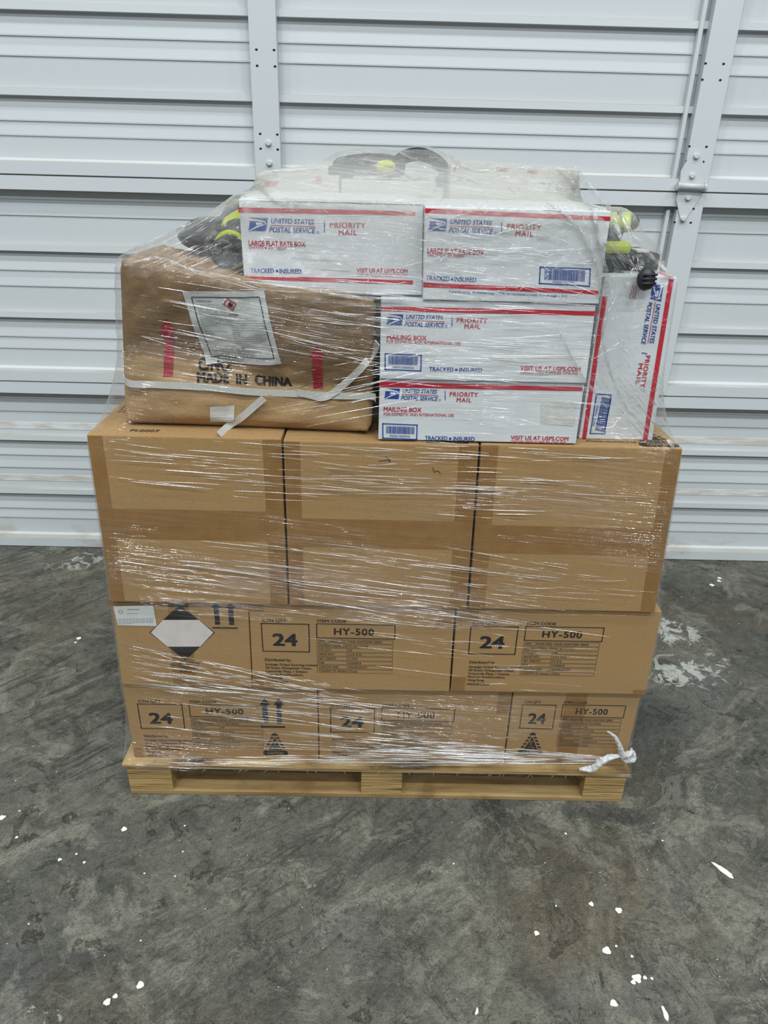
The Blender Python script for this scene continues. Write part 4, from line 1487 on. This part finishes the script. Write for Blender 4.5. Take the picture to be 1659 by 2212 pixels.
# boxes behind, lying under the hazy top of the wrap
def rear(px0, px1, pyt, label, y=0.31, d=0.17):
    a, b = onY(px0, pyt, y), onY(px1, pyt, y)
    t = thing('postal_box', label, 'box', ((a.x + b.x) / 2, y + d / 2, Z3), 'white and red postal boxes on the load')
    c = hexa((a.x, y, Z3), (b.x, y, Z3), (b.x, y, a.z), (a.x, y, a.z), d)
    box_body('box_body', c, M['old_white'], t, 0.002)
    return t, Face(c[0], c[1], c[3]), c
t, F, c = rear(556, 732, 375, 'dusty white box behind the top left postal box, two red dashes on it')
for q in ([(567, 404), (582, 404), (588, 392), (574, 392)], [(584, 402), (594, 402), (602, 391), (592, 391)], [(680, 395), (694, 397), (696, 383), (684, 382)]):
    p = Print(F)
    p.pxpoly(q)
    p.done('red_mark', M['red'], t)
t, F, c = rear(737, 938, 388, 'dusty white box behind the top left postal box, a dark tool lying on it')
p = Print(F)
p.pxtext('GRAYS', (870, 392), (885, 392.5), 6, bold=0.01)
p.pxtext('8809', (898, 390), (914, 390.5), 6, bold=0.01)
p.done('dark_lettering', M['ink_soft'], t)
t, F, c = rear(975, 1252, 358, 'dusty white box behind the top right postal box, white address label on its front', 0.305)
ADDR = F
p = Print(F)
p.pxtext('FRAGILE', (1072, 368), (1093, 370), 7, bold=0.02)
p.done('warning_lettering', M['red'], t)
p = Print(F)
p.pxtext('PRIORITY', (1138, 374), (1160, 375), 5, bold=0.02)
p.done('service_lettering', M['red'], t)
p = Print(F)
p.pxpoly([(980, 362), (986, 362), (984, 370), (979, 370)])
p.done('red_mark', M['red'], t)
p = Print(F, 0.0006)
p.pxpoly([(1140, 412), (1240, 418), (1240, 403), (1195, 402), (1194, 386), (1138, 384)])
lb = p.done('address_label', M['paper'], t, 'white address label')
p = Print(F, 0.0009)
p.pxtext('SHIP TO', (1200, 412), (1226, 413), 2.4)
p.pxtext('FROM: 16 Main', (1200, 408), (1240, 409), 2)
p.done('label_lettering', M['ink_soft'], lb)
p = Print(F, 0.0009)
p.pxtext('UNITED STATES', (1162, 398), (1192, 399), 4, shear=0.2)
p.done('label_heading', M['blue'], lb)

# ================================================================== TOOLS under the film
def ell(c, r):
    COLLIDE.append(('ell', np.array(c, float), np.array(r, float)))
def blob(bm, c, r, seg=20, noise=0.0, mat=0):
    res = bmesh.ops.create_uvsphere(bm, u_segments=seg, v_segments=max(8, seg // 2), radius=1.0)
    for v in res['verts']:
        d = v.co.copy()
        k = 1 + noise * (math.sin(5 * d.x + 3 * d.z) + 0.7 * math.sin(9 * d.y - 4 * d.z + 1))
        v.co = Vector(c) + Vector((d.x * r[0] * k, d.y * r[1] * k, d.z * r[2] * k))
    for v in res['verts']:
        for f in v.link_faces:
            f.material_index = mat
            f.smooth = True
# left: blower with a black nozzle ringed in lime
nz = onY(494, 572, 0.075)
nz.z = max(nz.z, 1.211)
tl_ = thing('power_blower', 'lime and black power blower on the battered carton beside the top left box', 'power tool', (nz.x, 0.13, 1.18))
ax = Vector((-0.15, -1, -0.10)).normalized()
org = nz + Vector((0, 0.045, 0.004))
bm = bmesh.new()
add_lathe(bm, org, ax, [(-0.02, 0.022), (0.0, 0.027), (0.045, 0.0265), (0.05, 0.023), (0.05, 0.018), (0.02, 0.015)])
obj('nozzle', bm, M['black'], tl_)
bm = bmesh.new()
add_lathe(bm, org, ax, [(-0.004, 0.024), (-0.004, 0.0325), (0.006, 0.0335), (0.010, 0.0315), (0.010, 0.024)])
obj('nozzle_ring', bm, M['lime'], tl_)
bm = bmesh.new()
add_lathe(bm, org + Vector((0.004, 0.012, 0.006)), (0.30, 0.75, 0.42), [(-0.012, 0.022), (-0.004, 0.034), (0.02, 0.037), (0.03, 0.034)])
obj('motor_collar', bm, M['grey'], tl_)
bm = bmesh.new()
b0 = org + Vector((-0.012, 0.022, 0.026))
add_tube(bm, smooth_path([b0, b0 + Vector((0.012, 0.02, 0.010)), b0 + Vector((0.034, 0.05, 0.022)), b0 + Vector((0.055, 0.09, 0.030))], 5), [0.014, 0.016, 0.018, 0.020, 0.022, 0.022, 0.022, 0.022, 0.022, 0.022, 0.022, 0.022, 0.022, 0.021, 0.018, 0.012], 14)
obj('housing', bm, M['lime'], tl_)
bm = bmesh.new()
add_tube(bm, [b0 + Vector((-0.002, 0.003, 0.012)), b0 + Vector((0.016, 0.026, 0.030)), b0 + Vector((0.036, 0.06, 0.042))], [0.003, 0.005, 0.003], 8)
obj('vent_strip', bm, M['grey'], tl_)
bm = bmesh.new()
add_tube(bm, smooth_path([b0 + Vector((0.03, 0.05, 0.022)), b0 + Vector((0.026, 0.07, 0.044)), b0 + Vector((0.004, 0.085, 0.046)), b0 + Vector((-0.016, 0.075, 0.015))], 6), 0.012, 12)
obj('handle', bm, M['black'], tl_)
ell(org, (0.036, 0.05, 0.036)); ell(b0 + Vector((0.028, 0.06, 0.02)), (0.045, 0.05, 0.042))
# black soft tool bag further left and back
bag = onY(465, 510, 0.20)
bc = Vector((bag.x + 0.006, 0.205, 1.226))
tb = thing('tool_bag', 'black soft bag on the battered carton behind the lime blower', 'bag', (bc.x, bc.y, 1.17))
bm = bmesh.new()
blob(bm, bc, (0.074, 0.055, 0.028), 28, 0.05)
obj('bag_body', bm, M['black'], tb)
bm = bmesh.new()
add_tube(bm, smooth_path([bc + Vector((-0.055, -0.02, 0.014)), bc + Vector((-0.03, -0.03, 0.030)), bc + Vector((0.03, -0.03, 0.031)), bc + Vector((0.058, -0.02, 0.012))], 6), 0.006, 8)
obj('bag_handle', bm, M['grey'], tb)
ell(bc, (0.076, 0.057, 0.032))
# middle: tool lying on the rear box, and a black hose coil behind
zt = onY(840, 388, 0.33).z
tc = onY(800, 360, 0.37)
tm = thing('cordless_tool', 'dark cordless tool with a lime flash lying on the rear box under hazy film', 'power tool', (tc.x, 0.38, zt))
bm = bmesh.new()
add_tube(bm, smooth_path([(tc.x - 0.075, 0.375, zt + 0.018), (tc.x - 0.04, 0.372, zt + 0.024), (tc.x + 0.02, 0.37, zt + 0.026), (tc.x + 0.07, 0.372, zt + 0.020)], 5), [0.010, 0.014, 0.017, 0.018, 0.0185, 0.019, 0.02, 0.021, 0.022, 0.022, 0.022, 0.022, 0.021, 0.02, 0.018, 0.012], 14)
obj('housing', bm, M['grey'], tm)
bm = bmesh.new()
blob(bm, (tc.x + 0.030, 0.357, zt + 0.024), (0.024, 0.014, 0.013))
obj('side_panel', bm, M['lime'], tm)
bm = bmesh.new()
add_box(bm, tc.x - 0.085, tc.x - 0.035, 0.35, 0.40, zt + 0.0005, zt + 0.022, 0.004)
obj('battery', bm, M['black'], tm)
bm = bmesh.new()
add_tube(bm, [(tc.x + 0.01, 0.385, zt + 0.02), (tc.x + 0.02, 0.42, zt + 0.012), (tc.x + 0.03, 0.46, zt + 0.012)], 0.0115, 10)
obj('handle', bm, M['black'], tm)
ell((tc.x, 0.375, zt + 0.02), (0.095, 0.05, 0.033))
h0, h1, h2 = onY(868, 330, 0.40), onY(912, 320, 0.40), onY(960, 344, 0.40)
hs = thing('rubber_hose', 'black rubber hose arching at the very top of the load', 'hose', (h1.x, 0.40, zt - 0.02))
bm = bmesh.new()
for k in range(3):
    o_ = Vector((0, 0.016 * k, -0.003 * k))
    add_tube(bm, smooth_path([h0 + Vector((-0.03, 0, -0.04)) + o_, h0 + Vector((0, 0, -0.008)) + o_, h1 + Vector((0, 0, -0.009)) + o_, h2 + Vector((-.004, 0, -0.010)) + o_, h2 + Vector((0.016, 0, -0.05)) + o_], 7), 0.0105, 10)
obj('hose_loop', bm, M['black'], hs)
bm = bmesh.new()
add_lathe(bm, h2 + Vector((-0.006, -0.006, -0.03)), (0.25, -0.2, -1), [(0, 0.009), (0.002, 0.013), (0.02, 0.013), (0.022, 0.009)], 16)
obj('hose_fitting', bm, M['grey'], hs)
ell((h1.x, 0.415, h1.z - 0.03), (0.055, 0.03, 0.031))
# right: lime and black tool on the upright box
q0 = onY(1330, 570, 0.085)
ZT = 1.1975
tr_ = thing('cordless_drill', 'lime and black cordless drill standing on the upright postal box', 'power tool', (q0.x, 0.10, ZT))
bm = bmesh.new()
xl, xr = onY(1300, 560, 0.06).x, onY(1357, 560, 0.06).x
add_box(bm, xl, xr, 0.055, 0.14, ZT + 0.0005, ZT + 0.030, 0.006)
obj('battery', bm, M['black'], tr_)
bm = bmesh.new()
add_box(bm, xl + 0.002, xr + 0.004, 0.062, 0.135, ZT + 0.030, ZT + 0.050, 0.007)
obj('foot', bm, M['lime'], tr_)
bm = bmesh.new()
add_tube(bm, [(xl + 0.020, 0.10, ZT + 0.046), (xl + 0.024, 0.10, ZT + 0.058), (xl + 0.028, 0.10, ZT + 0.074)], [0.019, 0.017, 0.017], 14)
obj('grip', bm, M['black'], tr_)
bm = bmesh.new()
add_tube(bm, smooth_path([(xl - 0.006, 0.105, ZT + 0.074), (xl + 0.022, 0.103, ZT + 0.079), (xl + 0.050, 0.100, ZT + 0.080)], 5), 0.0170, 16)
obj('housing', bm, M['lime'], tr_)
for k in range(2):
    bm = bmesh.new()
    add_tube(bm, [(xl + 0.006 + 0.022 * k, 0.104, ZT + 0.076 + 0.003 * k), (xl + 0.014 + 0.022 * k, 0.103, ZT + 0.077 + 0.003 * k)], 0.0184, 16)
    obj('rubber_band', bm, M['black'], tr_)
bm = bmesh.new()
add_lathe(bm, (xl + 0.050, 0.100, ZT + 0.080), (1, -0.05, -0.08), [(0, 0.012), (0.003, 0.014), (0.012, 0.011), (0.016, 0.007)], 18)
obj('chuck', bm, M['grey'], tr_)
ell((xl + 0.026, 0.10, ZT + 0.045), (0.046, 0.05, 0.056))
# black charger with a cord grip hanging over the front edge
g = onY(1398, 600, 0.0)
ch = thing('battery_charger', 'black charger with its rubber plug hanging over the upright box front', 'charger', (0.43, 0.07, ZT))
bm = bmesh.new()
c0x = onY(1362, 560, 0.07).x
add_box(bm, c0x, c0x + 0.055, 0.075, 0.19, ZT + 0.0005, ZT + 0.032, 0.007)
obj('charger_body', bm, M['black'], ch)
bm = bmesh.new()
add_tube(bm, smooth_path([(c0x + 0.02, 0.08, ZT + 0.02), (c0x + 0.024, 0.045, ZT + 0.017), (g.x - 0.002, 0.006, ZT + 0.010), (g.x, 0.001, g.z + 0.008)], 5), 0.0065, 10)
obj('cord', bm, M['black'], ch)
bm = bmesh.new()
blob(bm, (g.x - 0.001, 0.0, g.z - 0.002), (0.0155, 0.014, 0.019), 20, 0.04)
for k in range(3):
    add_tube(bm, [(g.x - 0.012, -0.012, g.z + 0.006 - 0.007 * k), (g.x + 0.012, -0.012, g.z + 0.007 - 0.007 * k)], 0.0022, 6)
obj('plug', bm, M['black'], ch)
bm = bmesh.new()
add_box(bm, c0x + 0.012, c0x + 0.034, 0.078, 0.12, ZT + 0.032, ZT + 0.036, 0.001)
obj('charger_label', bm, M['old_white'], ch)
ell((c0x + 0.03, 0.13, ZT + 0.02), (0.035, 0.07, 0.03)); ell((g.x, 0.0, g.z), (0.016, 0.014, 0.02))

# ================================================================== STRETCH FILM
def relax(V, E, pin, iters, eps):
    n = len(V)
    deg = np.bincount(E.ravel(), minlength=n).astype(float)
    for it in range(iters):
        S = np.empty_like(V)
        for k in range(3):
            S[:, k] = np.bincount(E[:, 0], V[E[:, 1], k], n) + np.bincount(E[:, 1], V[E[:, 0], k], n)
        N = S / deg[:, None]
        N[pin] = V[pin]
        V = V + (N - V) * 0.9
        for s in COLLIDE:
            if s[0] == 'ell' if isinstance(s[0], str) else False:
                d = (V - s[1]) / (s[2] + eps)
                r = np.linalg.norm(d, axis=1)
                hit = (r < 1) & ~pin
                if hit.any():
                    V[hit] = s[1] + d[hit] / np.maximum(r[hit], 1e-6)[:, None] * (s[2] + eps)
            else:
                sd = np.stack([V @ nn - dd for nn, dd in s])
                mx = sd.max(0)
                am = sd.argmax(0)
                hit = (mx < eps) & ~pin
                if hit.any():
                    nrm = np.array([nn for nn, dd in s])[am[hit]]
                    V[hit] += nrm * (eps - mx[hit])[:, None]
    return V
bm = bmesh.new()
bmesh.ops.create_cube(bm, size=1.0)
bm.faces.ensure_lookup_table()
bot = [f for f in bm.faces if f.normal.z < -0.5]
bmesh.ops.delete(bm, geom=bot, context='FACES_ONLY')
FX0, FX1, FY0, FY1, FZ0, FZ1 = -0.66, 0.64, -0.07, 0.60, 0.086, 1.46
for v in bm.verts:
    v.co = Vector((FX0 + (v.co.x + 0.5) * (FX1 - FX0), FY0 + (v.co.y + 0.5) * (FY1 - FY0), FZ0 + (v.co.z + 0.5) * (FZ1 - FZ0)))
bmesh.ops.subdivide_edges(bm, edges=bm.edges[:], cuts=23, use_grid_fill=True)
for lvl in range(3):
    bm.verts.ensure_lookup_table()
    bm.verts.index_update()
    V = np.array([v.co[:] for v in bm.verts])
    E = np.array([[e.verts[0].index, e.verts[1].index] for e in bm.edges])
    pin = np.zeros(len(V), bool)
    for e in bm.edges:
        if len(e.link_faces) == 1:
            for v in e.verts:
                pin[v.index] = True
    if lvl == 0:          # hem gathered against the pallet deck edge
        V[pin, 0] = np.clip(V[pin, 0], PX0 - 0.010, PX1 + 0.009)
        V[pin, 1] = np.clip(V[pin, 1], PY0 - 0.012, 0.52)
    V = relax(V, E, pin, (260, 120, 50)[lvl], (0.006, 0.005, 0.004)[lvl])
    for v, p_ in zip(bm.verts, V):
        v.co = p_
    if lvl < 2:
        bmesh.ops.subdivide_edges(bm, edges=bm.edges[:], cuts=1, use_grid_fill=True)
bm.normal_update()
tree = BVHTree.FromBMesh(bm)
film = thing('stretch_wrap', 'clear shiny stretch film wrapped tightly around the whole pallet load', 'stretch film', (0, 0.25, 0.1))
obj('film_sheet', bm, M['film'], film, True)

def onfilm(px, py, off=0.0012):
    d = ray(px, py).normalized()
    h = tree.ray_cast(CAM, d)
    if h[0] is None:
        return None
    n = h[1]
    if n.dot(d) > 0:
        n = -n
    return h[0] + n * off
pl = bmesh.new()
def pleat(a, b, wpx=1.0, bow=0.0, steps=14):
    pts, rad = [], []
    for k in range(steps + 1):
        f = k / steps
        x = a[0] + (b[0] - a[0]) * f
        y = a[1] + (b[1] - a[1]) * f + bow * math.sin(math.pi * f)
        p = onfilm(x, y)
        if p is None:
            continue
        pts.append(p)
        rad.append((0.25 + 0.75 * max(0.0, math.sin(math.pi * f)) ** 0.6) * wpx * 0.00066)
    good = [(p, r) for i, (p, r) in enumerate(zip(pts, rad)) if i == 0 or (p - pts[i - 1]).length < 0.08]
    if len(good) > 3:
        add_tube(pl, [p for p, r in good], [r for p, r in good], 5, False)
R = random.Random(11)
def bundle(n, xa, ya, slope, length, w=(0.5, 1.3), sj=0.02):
    for _ in range(int(n * 1.0)):
        x, y = R.uniform(*xa), R.uniform(*ya)
        L = R.uniform(*length)
        s = slope + R.gauss(0, sj)
        pleat((x, y), (x + L, y + L * s), R.uniform(*w), R.uniform(-3, 3))
bundle(36, (270, 640), (575, 760), 0.20, (70, 300), sj=0.04)            # across the battered carton
bundle(34, (640, 790), (650, 800), 0.12, (40, 170), sj=0.04)
for k in range(16):                                                      # fan rising to the right beside the long boxes
    y = 905 - k * 7
    pleat((R.uniform(560, 680), y + R.uniform(10, 24)), (R.uniform(880, 1000), 868 - k * 8 + R.uniform(-5, 5)), R.uniform(0.5, 1.4))
bundle(46, (820, 1150), (650, 815), 0.06, (50, 230), sj=0.04)
bundle(30, (520, 880), (440, 620), 0.10, (40, 150), (0.4, 1.0), 0.05)
bundle(22, (500, 800), (590, 640), 0.06, (80, 260), (0.6, 1.6), 0.03)
bundle(34, (920, 1200), (450, 640), 0.12, (30, 140), (0.4, 1.0), 0.10)
bundle(26, (230, 560), (950, 1075), 0.09, (100, 320), sj=0.03)           # third course, upper half
bundle(34, (560, 900), (950, 1080), 0.045, (80, 320), sj=0.03)
bundle(28, (880, 1180), (955, 1110), 0.04, (80, 300), sj=0.03)
bundle(30, (240, 640), (1165, 1270), 0.13, (120, 380), (0.6, 1.5), 0.025)   # third course, lower half
bundle(40, (600, 1000), (1170, 1330), 0.14, (120, 360), (0.5, 1.4), 0.025)
bundle(14, (1000, 1250), (1230, 1330), 0.06, (100, 220), (0.4, 1.0), 0.03)
for k in range(26):                                                      # fan out of the left edge over the lower courses
    y0_ = 1395 + k * 3.4
    pleat((262 + R.uniform(0, 60), y0_ + R.uniform(-3, 3)), (R.uniform(560, 800), y0_ + 95 - k * 2.2 + R.uniform(-8, 8)), R.uniform(0.5, 1.5), R.uniform(-4, 4))
bundle(13, (640, 960), (1320, 1440), 0.11, (100, 300), (0.4, 1.0), 0.03)
bundle(16, (1000, 1180), (1340, 1490), 0.05, (80, 220), (0.3, 0.8), 0.03)
bundle(20, (290, 600), (1490, 1580), 0.12, (120, 320), (0.5, 1.3), 0.03)
bundle(16, (600, 760), (1500, 1570), 0.11, (120, 300), (0.5, 1.3), 0.03)
for k in range(54):                                                      # gathered towards the knot
    pleat((R.uniform(560, 900), 1570 + k * 1.5), (R.uniform(1120, 1330), 1632 + k * 0.30 + R.uniform(-3, 3)), R.uniform(0.6, 1.6), R.uniform(-3, 5), 20)
bundle(26, (290, 700), (1630, 1652), 0.02, (120, 400), (0.6, 1.5), 0.01)
for k in range(30):                                                      # diagonal folds at the right shoulder
    x = 1250 + k * 7
    pleat((x, 790 + R.uniform(-25, 25)), (x + 205 - k * 3, 1020 + R.uniform(-40, 30) - k * 2), R.uniform(0.6, 1.3), 0, 24)
for k in range(16):                                                      # tent over the left tools
    pleat((262 + k * 10, 560 + k * 3), (R.uniform(470, 560), 395 + k * 12), R.uniform(0.3, 0.9), R.uniform(4, 16))
for k in range(60):                                                      # crumpled top right
    x, y = R.uniform(920, 1400), R.uniform(400, 640)
    if x > 1330 and y < 380 + (x - 1250) * 1.0:
        continue
    a = R.uniform(-1.2, 1.2)
    L = R.uniform(10, 40)
    pleat((x, y), (x + L * math.cos(a), y + L * math.sin(a)), R.uniform(0.3, 0.9), 0, 8)
for k in range(16):
    pleat((1230 + R.uniform(-25, 25), 352 + k * 8), (1262 + k * 3 + R.uniform(-20, 60), 420 + k * 18), R.uniform(0.3, 1.0), R.uniform(-6, 6), 10)
bundle(60, (830, 1250), (455, 640), 0.10, (20, 110), (0.4, 0.9), 0.22)
bundle(40, (830, 1240), (650, 950), 0.04, (60, 260), (0.4, 0.9), 0.05)
bundle(40, (1250, 1400), (620, 950), 0.9, (10, 60), (0.4, 0.9), 1.2)
for k in range(46):                                                      # sparkle of creases along the top edges
    x, y = R.uniform(540, 1300), R.uniform(428, 470)
    L = R.uniform(6, 26)
    a = R.uniform(-0.3, 1.0)
    pleat((x, y), (x + L * math.cos(a), y + L * math.sin(a)), R.uniform(0.4, 1.1), 0, 6)
for k in range(150):                                                     # fine crazing over the top right box
    x, y = R.uniform(930, 1310), R.uniform(445, 645)
    a = R.choice((R.gauss(0.15, 0.25), R.gauss(0.8, 0.3), R.gauss(-0.7, 0.3)))
    L = R.uniform(6, 30)
    pleat((x, y), (x + L * math.cos(a), y + L * math.sin(a)), R.uniform(0.35, 0.8), R.uniform(-2, 2), 6)
for k in range(60):
    x, y = R.uniform(1310, 1440), R.uniform(590, 760)
    a = R.uniform(-1.4, 1.4)
    L = R.uniform(5, 22)
    pleat((x, y), (x + L * math.cos(a), y + L * math.sin(a)), R.uniform(0.4, 1.0), R.uniform(-2, 2), 6)
for k in range(45):
    x = R.uniform(960, 1240)
    y = 338 + (x - 960) * 0.06 + R.uniform(4, 55)
    a = R.gauss(0.35, 0.4)
    L = R.uniform(8, 30)
    pleat((x, y), (x + L * math.cos(a), y + L * math.sin(a)), R.uniform(0.4, 1.1), R.uniform(-2, 2), 6)
for k in range(130):
    x = R.uniform(1235, 1330)
    y = R.uniform(370, 620)
    a = R.gauss(1.15, 0.5)
    L = R.uniform(8, 34)
    pleat((x + (y - 370) * 0.25, y), (x + (y - 370) * 0.25 + L * math.cos(a), y + L * math.sin(a)), R.uniform(0.4, 1.2), 0, 7)
o = obj('film_pleats', pl, M['pleat'], film, True)
o['kind'] = 'stuff'
fb = bmesh.new()
def fold(pts, wpx, off=0.002):
    out = []
    for x, y in smooth2(pts):
        q = onfilm(x, y, off)
        if q is not None:
            out.append(q)
    out = [q for i, q in enumerate(out) if i == 0 or (q - out[i - 1]).length < 0.10]
    n = len(out)
    if n > 3:
        rr = [wpx * 0.0008 * (0.35 + 0.65 * max(0.0, math.sin(math.pi * i / (n - 1))) ** 0.5) * (1 + 0.25 * math.sin(i * 1.7 + wpx)) for i in range(n)]
        add_tube(fb, out, rr, 9, False)
def smooth2(pts):
    return [(v.x, v.y) for v in smooth_path([(x, y, 0) for x, y in pts], 7)]
for pts, wd_ in ((((1232, 350), (1250, 380), (1272, 412), (1300, 432), (1322, 470), (1340, 520)), 7), (((1205, 362), (1232, 392), (1262, 430), (1285, 470), (1292, 540)), 5),
                 (((1265, 400), (1292, 412), (1325, 440), (1352, 490), (1390, 540), (1448, 596)), 5), (((1180, 440), (1240, 480), (1285, 560), (1296, 640), (1280, 740)), 4),
                 (((1280, 460), (1302, 560), (1310, 650), (1290, 780)), 5), (((1300, 520), (1360, 570), (1420, 592), (1455, 604)), 4),
                 (((1290, 600), (1340, 588), (1400, 592)), 3), (((1330, 640), (1300, 720), (1340, 860), (1420, 945)), 3.5), (((1200, 700), (1250, 800), (1310, 880)), 3),
                 (((500, 395), (535, 372), (600, 372), (690, 366)), 4), (((480, 440), (505, 405), (545, 385), (580, 425)), 4), (((520, 385), (560, 410), (600, 436), (650, 440)), 4),
                 (((860, 330), (905, 352), (960, 372), (1040, 400)), 4), (((780, 345), (850, 365), (900, 395)), 3), (((965, 330), (990, 355), (1035, 372), (1100, 366)), 5),
                 (((250, 558), (330, 520), (410, 486), (470, 440)), 3), (((270, 575), (340, 560), (420, 585), (520, 604)), 4), (((640, 620), (720, 636), (800, 644), (900, 646)), 4), (((530, 608), (640, 622), (760, 632), (880, 640)), 3.5)):
    fold(pts, wd_)
o = obj('film_folds', fb, M['fold'], film, True)
o['kind'] = 'stuff'
# twisted tail and knot at the lower right corner
def at(px, py, y=-0.030):
    return onY(px, py, y)
bm = bmesh.new()
def twist(pts, rad, turns):
    path = smooth_path(pts, 8)
    n = len(path)
    for s in range(3):
        off = []
        for i, p_ in enumerate(path):
            a = turns * 2 * math.pi * i / n + s * 2.094
            r = rad(i / (n - 1)) * 0.42
            off.append(p_ + Vector((math.cos(a) * r, math.sin(a) * r, math.sin(a + 0.7) * r)))
        add_tube(bm, off, [max(rad(i / (n - 1)) * (0.62 + 0.10 * math.sin(i * 1.9 + s)), 0.0006) for i in range(n)], 8)
twist([at(1252, 1661, -0.024), at(1278, 1660, -0.030), at(1300, 1643), at(1325, 1634), at(1348, 1633)], lambda f: 0.0035 + 0.0055 * math.sin(math.pi * min(1, f * 1.15)), 1.4)
obj('film_rope', bm, M['rope'], film)
bm = bmesh.new()
twist([at(1345, 1632), at(1338, 1612, -0.034), at(1331, 1596, -0.036), at(1322, 1586, -0.036), at(1312, 1580, -0.034)], lambda f: 0.0072 - 0.0060 * f, 1.4)
obj('film_tail', bm, M['rope'], film)
bm = bmesh.new()
kc = at(1352, 1633, -0.028)
for k in range(3):
    c_ = kc + Vector((0.004 * k, -0.002 * k, 0.003 * (k - 1)))
    ring = [c_ + Vector((0.010 * math.cos(a), 0.006 * math.sin(2 * a), 0.011 * math.sin(a))) for a in [2 * math.pi * j / 16 for j in range(17)]]
    add_tube(bm, ring, 0.0044, 8)
add_tube(bm, smooth_path([kc, kc + Vector((0.008, 0, 0.010)), kc + Vector((0.009, 0, 0.022))], 4), [0.0045] * 6 + [0.003] * 3, 8)
obj('film_knot', bm, M['rope'], film)

# ================================================================== bits on the floor
for (px, py, a, lab_) in ((1492, 1755, -0.5, 'small dry leaf scrap on the floor right of the pallet, nearer the camera'), (1597, 1406, -0.4, 'small dry leaf scrap on the floor near the white flaked paint')):
    p_ = onZ(px, py)
    bm = bmesh.new()
    add_tube(bm, [p_ + Vector((-0.009 * math.cos(a), -0.009 * math.sin(a), 0.0018)), p_ + Vector((0, 0, 0.003)), p_ + Vector((0.010 * math.cos(a), 0.010 * math.sin(a), 0.0018))], [0.0008, 0.0018, 0.0006], 6)
    tag(obj('leaf_scrap', bm, M['bark']), lab_, 'leaf', 'dry scraps on the floor')

bpy.data.objects.remove(_tmpo, do_unlink=True)
bpy.data.curves.remove(_tmpc)
for o in bpy.data.objects:
    if '_origin' in o:
        del o['_origin']
